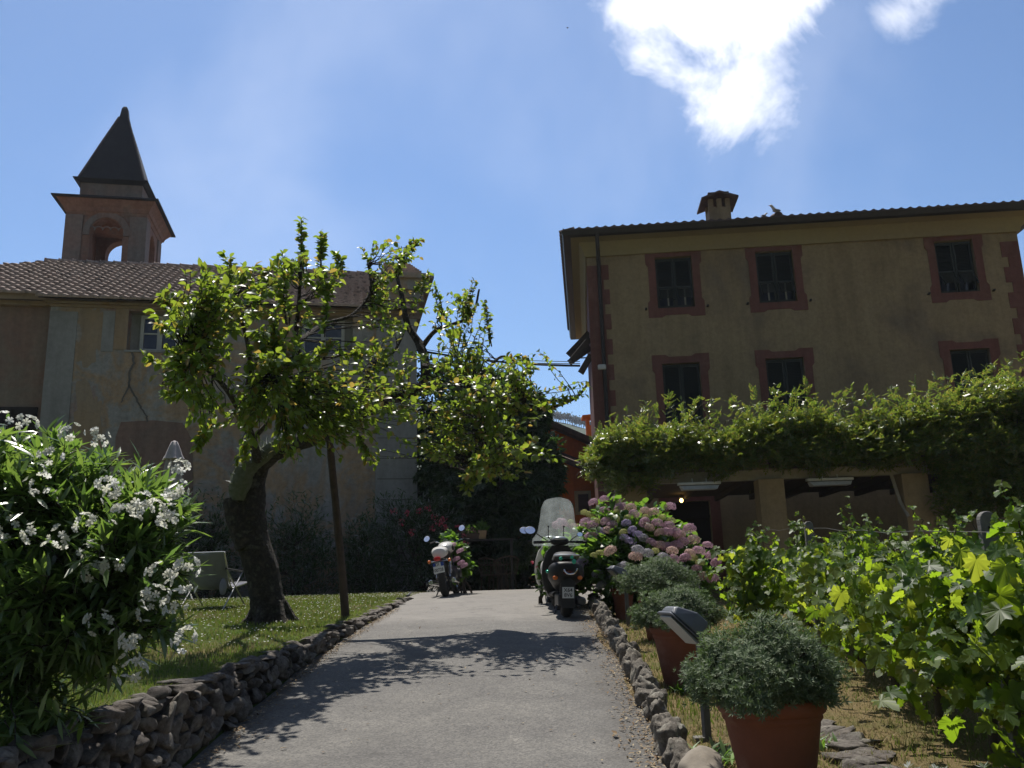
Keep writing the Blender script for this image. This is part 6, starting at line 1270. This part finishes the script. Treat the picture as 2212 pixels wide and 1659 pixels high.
# ================================================================== LAWN FURNITURE
m_sling = mat('gray_sling', (.20, .20, .235), (.165, .165, .195), 8, .45, .2); m_alu = mat('aluminium', (.5, .5, .5), (.42, .42, .42), 8, .3, .05, metal=.9)
def deck_chair(loc, rz):
    o = thing('deck_chair', 'folding lounge chair with grey sling on the lawn behind the white oleander', 'chair', (0, 0, 0)); w_ = .33
    A = [(-.55, .30), (-.1, .36), (.28, .84)]      # y,z profile of the sling: feet .. hip .. top
    VV = []; prof = smooth_path([np.array([0, y, z]) for y, z in ((.55, .40), (.1, .34), (-.12, .34), (-.26, .58), (-.40, .86))], 6)
    for p in prof:
        for x_ in (-w_ + .02, 0, w_ - .02): VV.append((x_, p[1], p[2] - (.02 if x_ == 0 else 0)))
    n = len(prof); FF = [(i * 3 + k, i * 3 + k + 1, (i + 1) * 3 + k + 1, (i + 1) * 3 + k) for i in range(n - 1) for k in range(2)]
    s_ = fastmesh('sling', VV, FF, m_sling, o, smooth=True); s_.modifiers.new('thickness', 'SOLIDIFY').thickness = .008
    q = MB()
    P_ = [np.array([0, y, z]) for y, z in ((.55, .40), (.1, .34), (-.12, .34), (-.26, .58), (-.40, .86))]; sp_ = smooth_path(P_, 4)
    for sx_ in (-w_, w_): q.tube([p + (sx_, 0, 0) for p in sp_], .012, 8)
    q.tube([(-w_, -.40, .86), (w_, -.40, .86)], .012, 8); q.tube([(-w_, .55, .40), (w_, .55, .40)], .012, 8); q.build('frame', m_alu, o, smooth=True)
    for sx_ in (-w_ - .02, w_ + .02):
        for a, b_ in (((sx_, -.42, 0), (sx_, .25, .56)), ((sx_, .45, 0), (sx_, -.35, .60))): q = MB(); q.tube([a, b_], .011, 8); q.build('leg', m_alu, o, smooth=True)
        q = MB(); q.tube([(sx_, .25, .57), (sx_, -.36, .61)], .016, 8); q.build('armrest', m_blackm, o, smooth=True)
    q = MB(); q.ell((w_ - .08, -.22, .34), (.06, .035, .13), 14, 10); q.build('head_cushion', m_sling, o, smooth=True)
    o.location = [float(x) for x in loc]; o.rotation_euler = (0, 0, rz)
b = hitg(448, 1318, zlawn); deck_chair((b[0] - .02, b[1] + .3, b[2]), R(-6))
def parasol():
    Y_ = 13.6; t = at(377, 952, Y_); g_ = float(zlawn(Y_)); o = thing('closed_parasol', 'closed grey garden parasol behind the white oleander', 'parasol', (t[0], Y_, g_)); q = MB((t[0], Y_, 0)); H = t[2]
    q.lathe([(.02, g_), (.02, H - .05)], n=10); q.build('pole', m_alu, o, smooth=True)
    def fold(prof, name, nf, ph_):
        rg = []
        for (r, z_, am) in prof: rg.append([((r + am * math.cos(nf * a + ph_)) * math.cos(a), (r + am * math.cos(nf * a + ph_)) * math.sin(a), z_) for a in np.linspace(0, 2 * math.pi, 48, endpoint=False)])
        q = MB((t[0], Y_, 0)); q.loft(rg); return q.build(name, m_fab, o, smooth=True)
    m_fab = mat('parasol_fabric', (.42, .38, .375), (.36, .325, .32), 7, .85, .3, 50)
    fold([(.06, H - 1.75, .03), (.10, H - 1.55, .04), (.125, H - 1.0, .05), (.11, H - .5, .045), (.085, H - .2, .02)], 'folded_canopy', 8, 0)
    fold([(.155, H - .30, .028), (.125, H - .24, .02), (.085, H - .10, .006), (.05, H - .02, .002), (.01, H, 0)], 'top_cap', 6, .5)
parasol()
# ================================================================== COURTYARD THINGS
m_wick = mat('wicker', (.10, .07, .045), (.07, .05, .03), 20, .8, .3)
def wicker(loc, rz, label):
    o = thing('wicker_chair', label, 'chair', (0, 0, 0), 0, 'wicker chairs in the courtyard'); q = MB(); q.torus((0, 0, .44), .25, .018, 2, 24, 6); q.lathe([(.001, .43), (.24, .44), (.24, .45), (.001, .44)], n=20); q.build('seat', m_wick, o, smooth=True)
    q = MB()
    for k in range(13): a = math.pi + k * math.pi / 12; q.tube([(.25 * math.cos(a), .25 * math.sin(a), .45), (.30 * math.cos(a), .30 * math.sin(a), .70 + .14 * math.sin(k * math.pi / 12))], .008, 5)
    q.tube([(.30 * math.cos(math.pi + k * math.pi / 12), .30 * math.sin(math.pi + k * math.pi / 12), .70 + .14 * math.sin(k * math.pi / 12)) for k in range(13)], .018, 7); q.build('backrest', m_wick, o, smooth=True)
    for k in range(4): a = math.pi / 4 + k * math.pi / 2; q = MB(); q.tube([(.22 * math.cos(a), .22 * math.sin(a), .44), (.26 * math.cos(a), .26 * math.sin(a), 0)], .013, 6); q.build('leg', m_wick, o)
    o.location = [float(x) for x in loc]; o.rotation_euler = (0, 0, rz)
Yc = 20.9; zc_ = float(zroad(Yc)); wicker((at(1094, 1250, Yc)[0], Yc, zc_ + .04), R(20), 'right wicker armchair in the shaded courtyard'); wicker((at(1058, 1250, Yc)[0] + .02, Yc + .3, zc_ + .02), R(-30), 'left wicker armchair in the shaded courtyard')
p = at(1066, 1248, 21.7); o = thing('garden_table', 'round thin topped table between the wicker armchairs', 'table', (p[0], 21.7, zc_)); q = MB((p[0], 21.7, zc_)); q.lathe([(.001, .70), (.42, .70), (.42, .72), (.001, .72)], n=24); q.build('table_top', m_wick, o)
for k in range(3): q = MB((p[0], 21.7, zc_)); a = k * 2.1; q.tube([(.05 * math.cos(a), .05 * math.sin(a), .7), (.3 * math.cos(a), .3 * math.sin(a), 0)], .014, 6); q.build('leg', m_wick, o)
Yf = 20.7; a, b = at(995, 1166, Yf), at(1110, 1168, Yf); o = thing('plant_shelf', 'low wooden ledge carrying flower pots behind the courtyard chairs', 'shelf', ((a[0] + b[0]) / 2, Yf, zc_)); q = MB(); q.box((a[0], Yf - .14, a[2] - .04), (b[0], Yf + .14, a[2])); q.build('board', m_dark, o)
for x_ in (a[0] + .06, b[0] - .06): q = MB(); q.box((x_ - .03, Yf - .03, zc_), (x_ + .03, Yf + .03, a[2] - .041)); q.build('leg', m_dark, o)
zsh = a[2]; x_ = at(1018, 1160, Yf)[0]; o = thing('flower_trough', 'dark planter of small pink flowers on the ledge', 'planter', (x_, Yf, zsh)); q = MB((x_, Yf, zsh)); q.loft([[(-.17, -.08, .001), (.17, -.08, .001), (.17, .08, .001), (-.17, .08, .001)], [(-.21, -.11, .14), (.21, -.11, .14), (.21, .11, .14), (-.21, .11, .14)]]); q.build('trough', m_tiledark, o, bevel=.008)
n = 260; c = np.array([x_, Yf, zsh + .14]); D = rdir(n); D[:, 2] = np.abs(D[:, 2]); leaves('foliage', oval(.3), c + D * rng.random((n, 1)) ** .4 * (.26, .15, .18), D, rdir(n), rng.uniform(.04, .07, n), m_hleaf, o)
n = 90; D = rdir(n); D[:, 2] = np.abs(D[:, 2]); leaves('blossom', petals(), c + D * (.27, .17, .14), D + (0, -.6, 0), rdir(n), np.full(n, .035), leafmat('pink_petal', [(.6, .28, .32), (.66, .35, .36)], [(.5, .2, .25)], .3, .6, .2), o)
x_ = at(1042, 1160, Yf)[0]; o = thing('clay_pot', 'pale square clay pot with a small plant on the ledge', 'flower pot', (x_, Yf, zsh)); q = MB((x_, Yf, zsh)); q.loft([[(-.08, -.08, .001), (.08, -.08, .001), (.08, .08, .001), (-.08, .08, .001)], [(-.11, -.11, .2), (.11, -.11, .2), (.11, .11, .2), (-.11, .11, .2)]]); q.build('pot', m_ochre, o, bevel=.008)
n = 160; c = np.array([x_, Yf, zsh + .2]); D = rdir(n); D[:, 2] = np.abs(D[:, 2]) + .3; leaves('foliage', lance(.08), c + rdir(n) * .05, D, rdir(n), rng.uniform(.12, .3, n), m_hleaf, o)
# pink blooms beside the motorcycle
b = hitg(1000, 1290, zlawn); b = np.array([at(1005, 1250, 16.9)[0], 16.9, float(zlawn(16.9))])
ph_, e_, t_ = shrub('pink_hydrangea', 'small hydrangea with salmon pink heads and bright leaves right of the motorcycle', 'shrub', b, [(985, 1190, 16.8, 20, .2), (1002, 1215, 16.7, 18, .2), (985, 1235, 16.8, 20, .2), (970, 1165, 17, 16, .2)], 90, 8, .14, oval(.36, .05, .2), m_hleaf, .01, .08, .9, .5, nst=5)
for (u, v) in ((978, 1178), (994, 1190), (996, 1216), (1003, 1222), (986, 1208)):
    h_ = heads[0].copy(); COL.objects.link(h_); h_.parent = ph_; p = at(u, v, 16.35); h_.location = p - b; h_.scale = (.075, .075, .06); h_['label'] = 'salmon pink mophead flower'
b = hitg(1160, 1300, zroad); b = np.array([at(1166, 1260, 13.1)[0], 13.1, float(zroad(13.1))]); ph2, e_, t_ = shrub('leafy_sprigs', 'few leafy sprigs with two small red blooms left of the scooters', 'shrub', b, [(1172, 1250, 13.1, 12, .1), (1174, 1215, 13.1, 12, .1), (1168, 1280, 13.1, 9, .1)], 12, 6, .10, oval(.36, .05, .2), m_hleaf, .008, .05, .9, .5, nst=3)
flowers('red_bloom', ph2, [at(1150, 1215, 13.1), at(1160, 1226, 13.1)], .02, 7, .028, m_pink)
# ================================================================== BIRDS
m_feath = mat('gull_white', (.62, .58, .55), (.52, .48, .46), 20, .8, .2); m_fg = mat('gull_gray', (.22, .22, .24), (.18, .18, .2), 20, .8, .2)
def bird(name, label, c, s, head=(-.5, .0, .42), rz=0, mb_=None, mw=None, beak=None):
    q = MB(c, rz); k = s
    rg = []
    for (x_, z_, rx, r2) in ((-.62, .80, .02, .02), (-.56, .80, .09, .09), (-.45, .80, .14, .14), (-.34, .72, .15, .17), (-.25, .58, .17, .22), (-.08, .40, .19, .22), (.15, .30, .19, .20), (.4, .24, .12, .12), (.62, .2, .06, .04), (.8, .18, .05, .015)):
        rg.append([(x_ * k, rx * k * math.cos(a), z_ * k + r2 * k * math.sin(a)) for a in np.linspace(0, 2 * math.pi, 14, endpoint=False)])
    q.loft(rg); o = q.build(name, mb_ or m_feath, org=tuple(c), smooth=True); tag(o, label, 'bird')
    q = MB(c, rz); q.ell((.18 * k, -.17 * k, .32 * k), (.42 * k, .05 * k, .13 * k), 12, 6); q.ell((.18 * k, .17 * k, .32 * k), (.42 * k, .05 * k, .13 * k), 12, 6); q.build('wing', mw or m_fg, o, smooth=True)
    q = MB(c, rz); q.tube([(-.6 * k, 0, .80 * k), (-.82 * k, 0, .76 * k)], [.035 * k, .008 * k], 6); q.build('beak', beak or m_oral, o)
    q = MB(c, rz); q.tube([(.03 * k, -.06 * k, .2 * k), (.03 * k, -.06 * k, -.02 * k)], .012 * k, 5); q.tube([(.03 * k, .06 * k, .2 * k), (.03 * k, .06 * k, -.02 * k)], .012 * k, 5); q.build('legs', beak or m_oral, o); return o
sg = vh(1676, 470, -.55); c = VK + np.array([math.cos(VB) * sg[0] + math.sin(VB) * .55, math.sin(VB) * sg[0] - math.cos(VB) * .55, 0]); c[2] = sg[1] + .12; bird('seagull', 'white seagull standing upright on the roof edge of the ochre house', c, .26, rz=.35)
sg = vh(1652, 476, -.5); c = VK + np.array([math.cos(VB) * sg[0] + math.sin(VB) * .5, math.sin(VB) * sg[0] - math.cos(VB) * .5, 0]); c[2] = sg[1] + .08; bird('seagull', 'second seagull crouching low on the tiles left of the upright one', c, .16, rz=3.4)
sg = vh(1688, 470, -.5); q = vmb(); q.tube([(sg[0] - .1, -.62, sg[1] - .0), (sg[0] - .1, -.1, sg[1] + .16)], .12, 10); q.build('ridge_cap_tile', m_tiledark, villa)
b = hitg(882, 1291, zlawn); bird('wagtail', 'small pale bird at the grass corner left of the motorcycle', b, .11, rz=3.6, mb_=m_fg, mw=m_blackm, beak=m_blackm)
c = at(1226, 60, 60); q = MB(c); q.ell((0, 0, 0), (.04, .10, .03), 8, 6); q.add([(-.14, .02, .04), (0, -.05, 0), (0, .05, 0), (.14, .02, .04)], [(0, 1, 2), (2, 1, 3)]); tag(q.build('flying_bird', m_blackm, org=tuple(c)), 'tiny dark bird flying high in the clear sky', 'bird')
c = hitg(1333, 1590, zroad); o = leaves('fallen_leaf', oval(.3, .25, -.3), [c + (0, 0, .01)] * 3, rdir(3) * (1, 1, .2), rdir(3) + (0, 0, 2), [.045, .04, .035], m_litter, org=tuple(c)); tag(o, 'single dry curled leaf lying on the asphalt', 'leaf')
# ================================================================== AIR
def haze():
    m = bpy.data.materials.new('haze'); m.use_nodes = True; t = m.node_tree; t.nodes.clear(); o_ = t.nodes.new('ShaderNodeOutputMaterial'); v_ = t.nodes.new('ShaderNodeVolumePrincipled')
    v_.inputs['Color'].default_value = (.80, .88, 1, 1); v_.inputs['Density'].default_value = .00035; v_.inputs['Anisotropy'].default_value = .3; t.links.new(v_.outputs[0], o_.inputs['Volume'])
    q = MB(); q.box((-905, -75, -8), (905, 905, 95)); tag(q.build('haze', m), 'thin blue air haze over the distant hill', 'haze', kind='stuff')
haze()
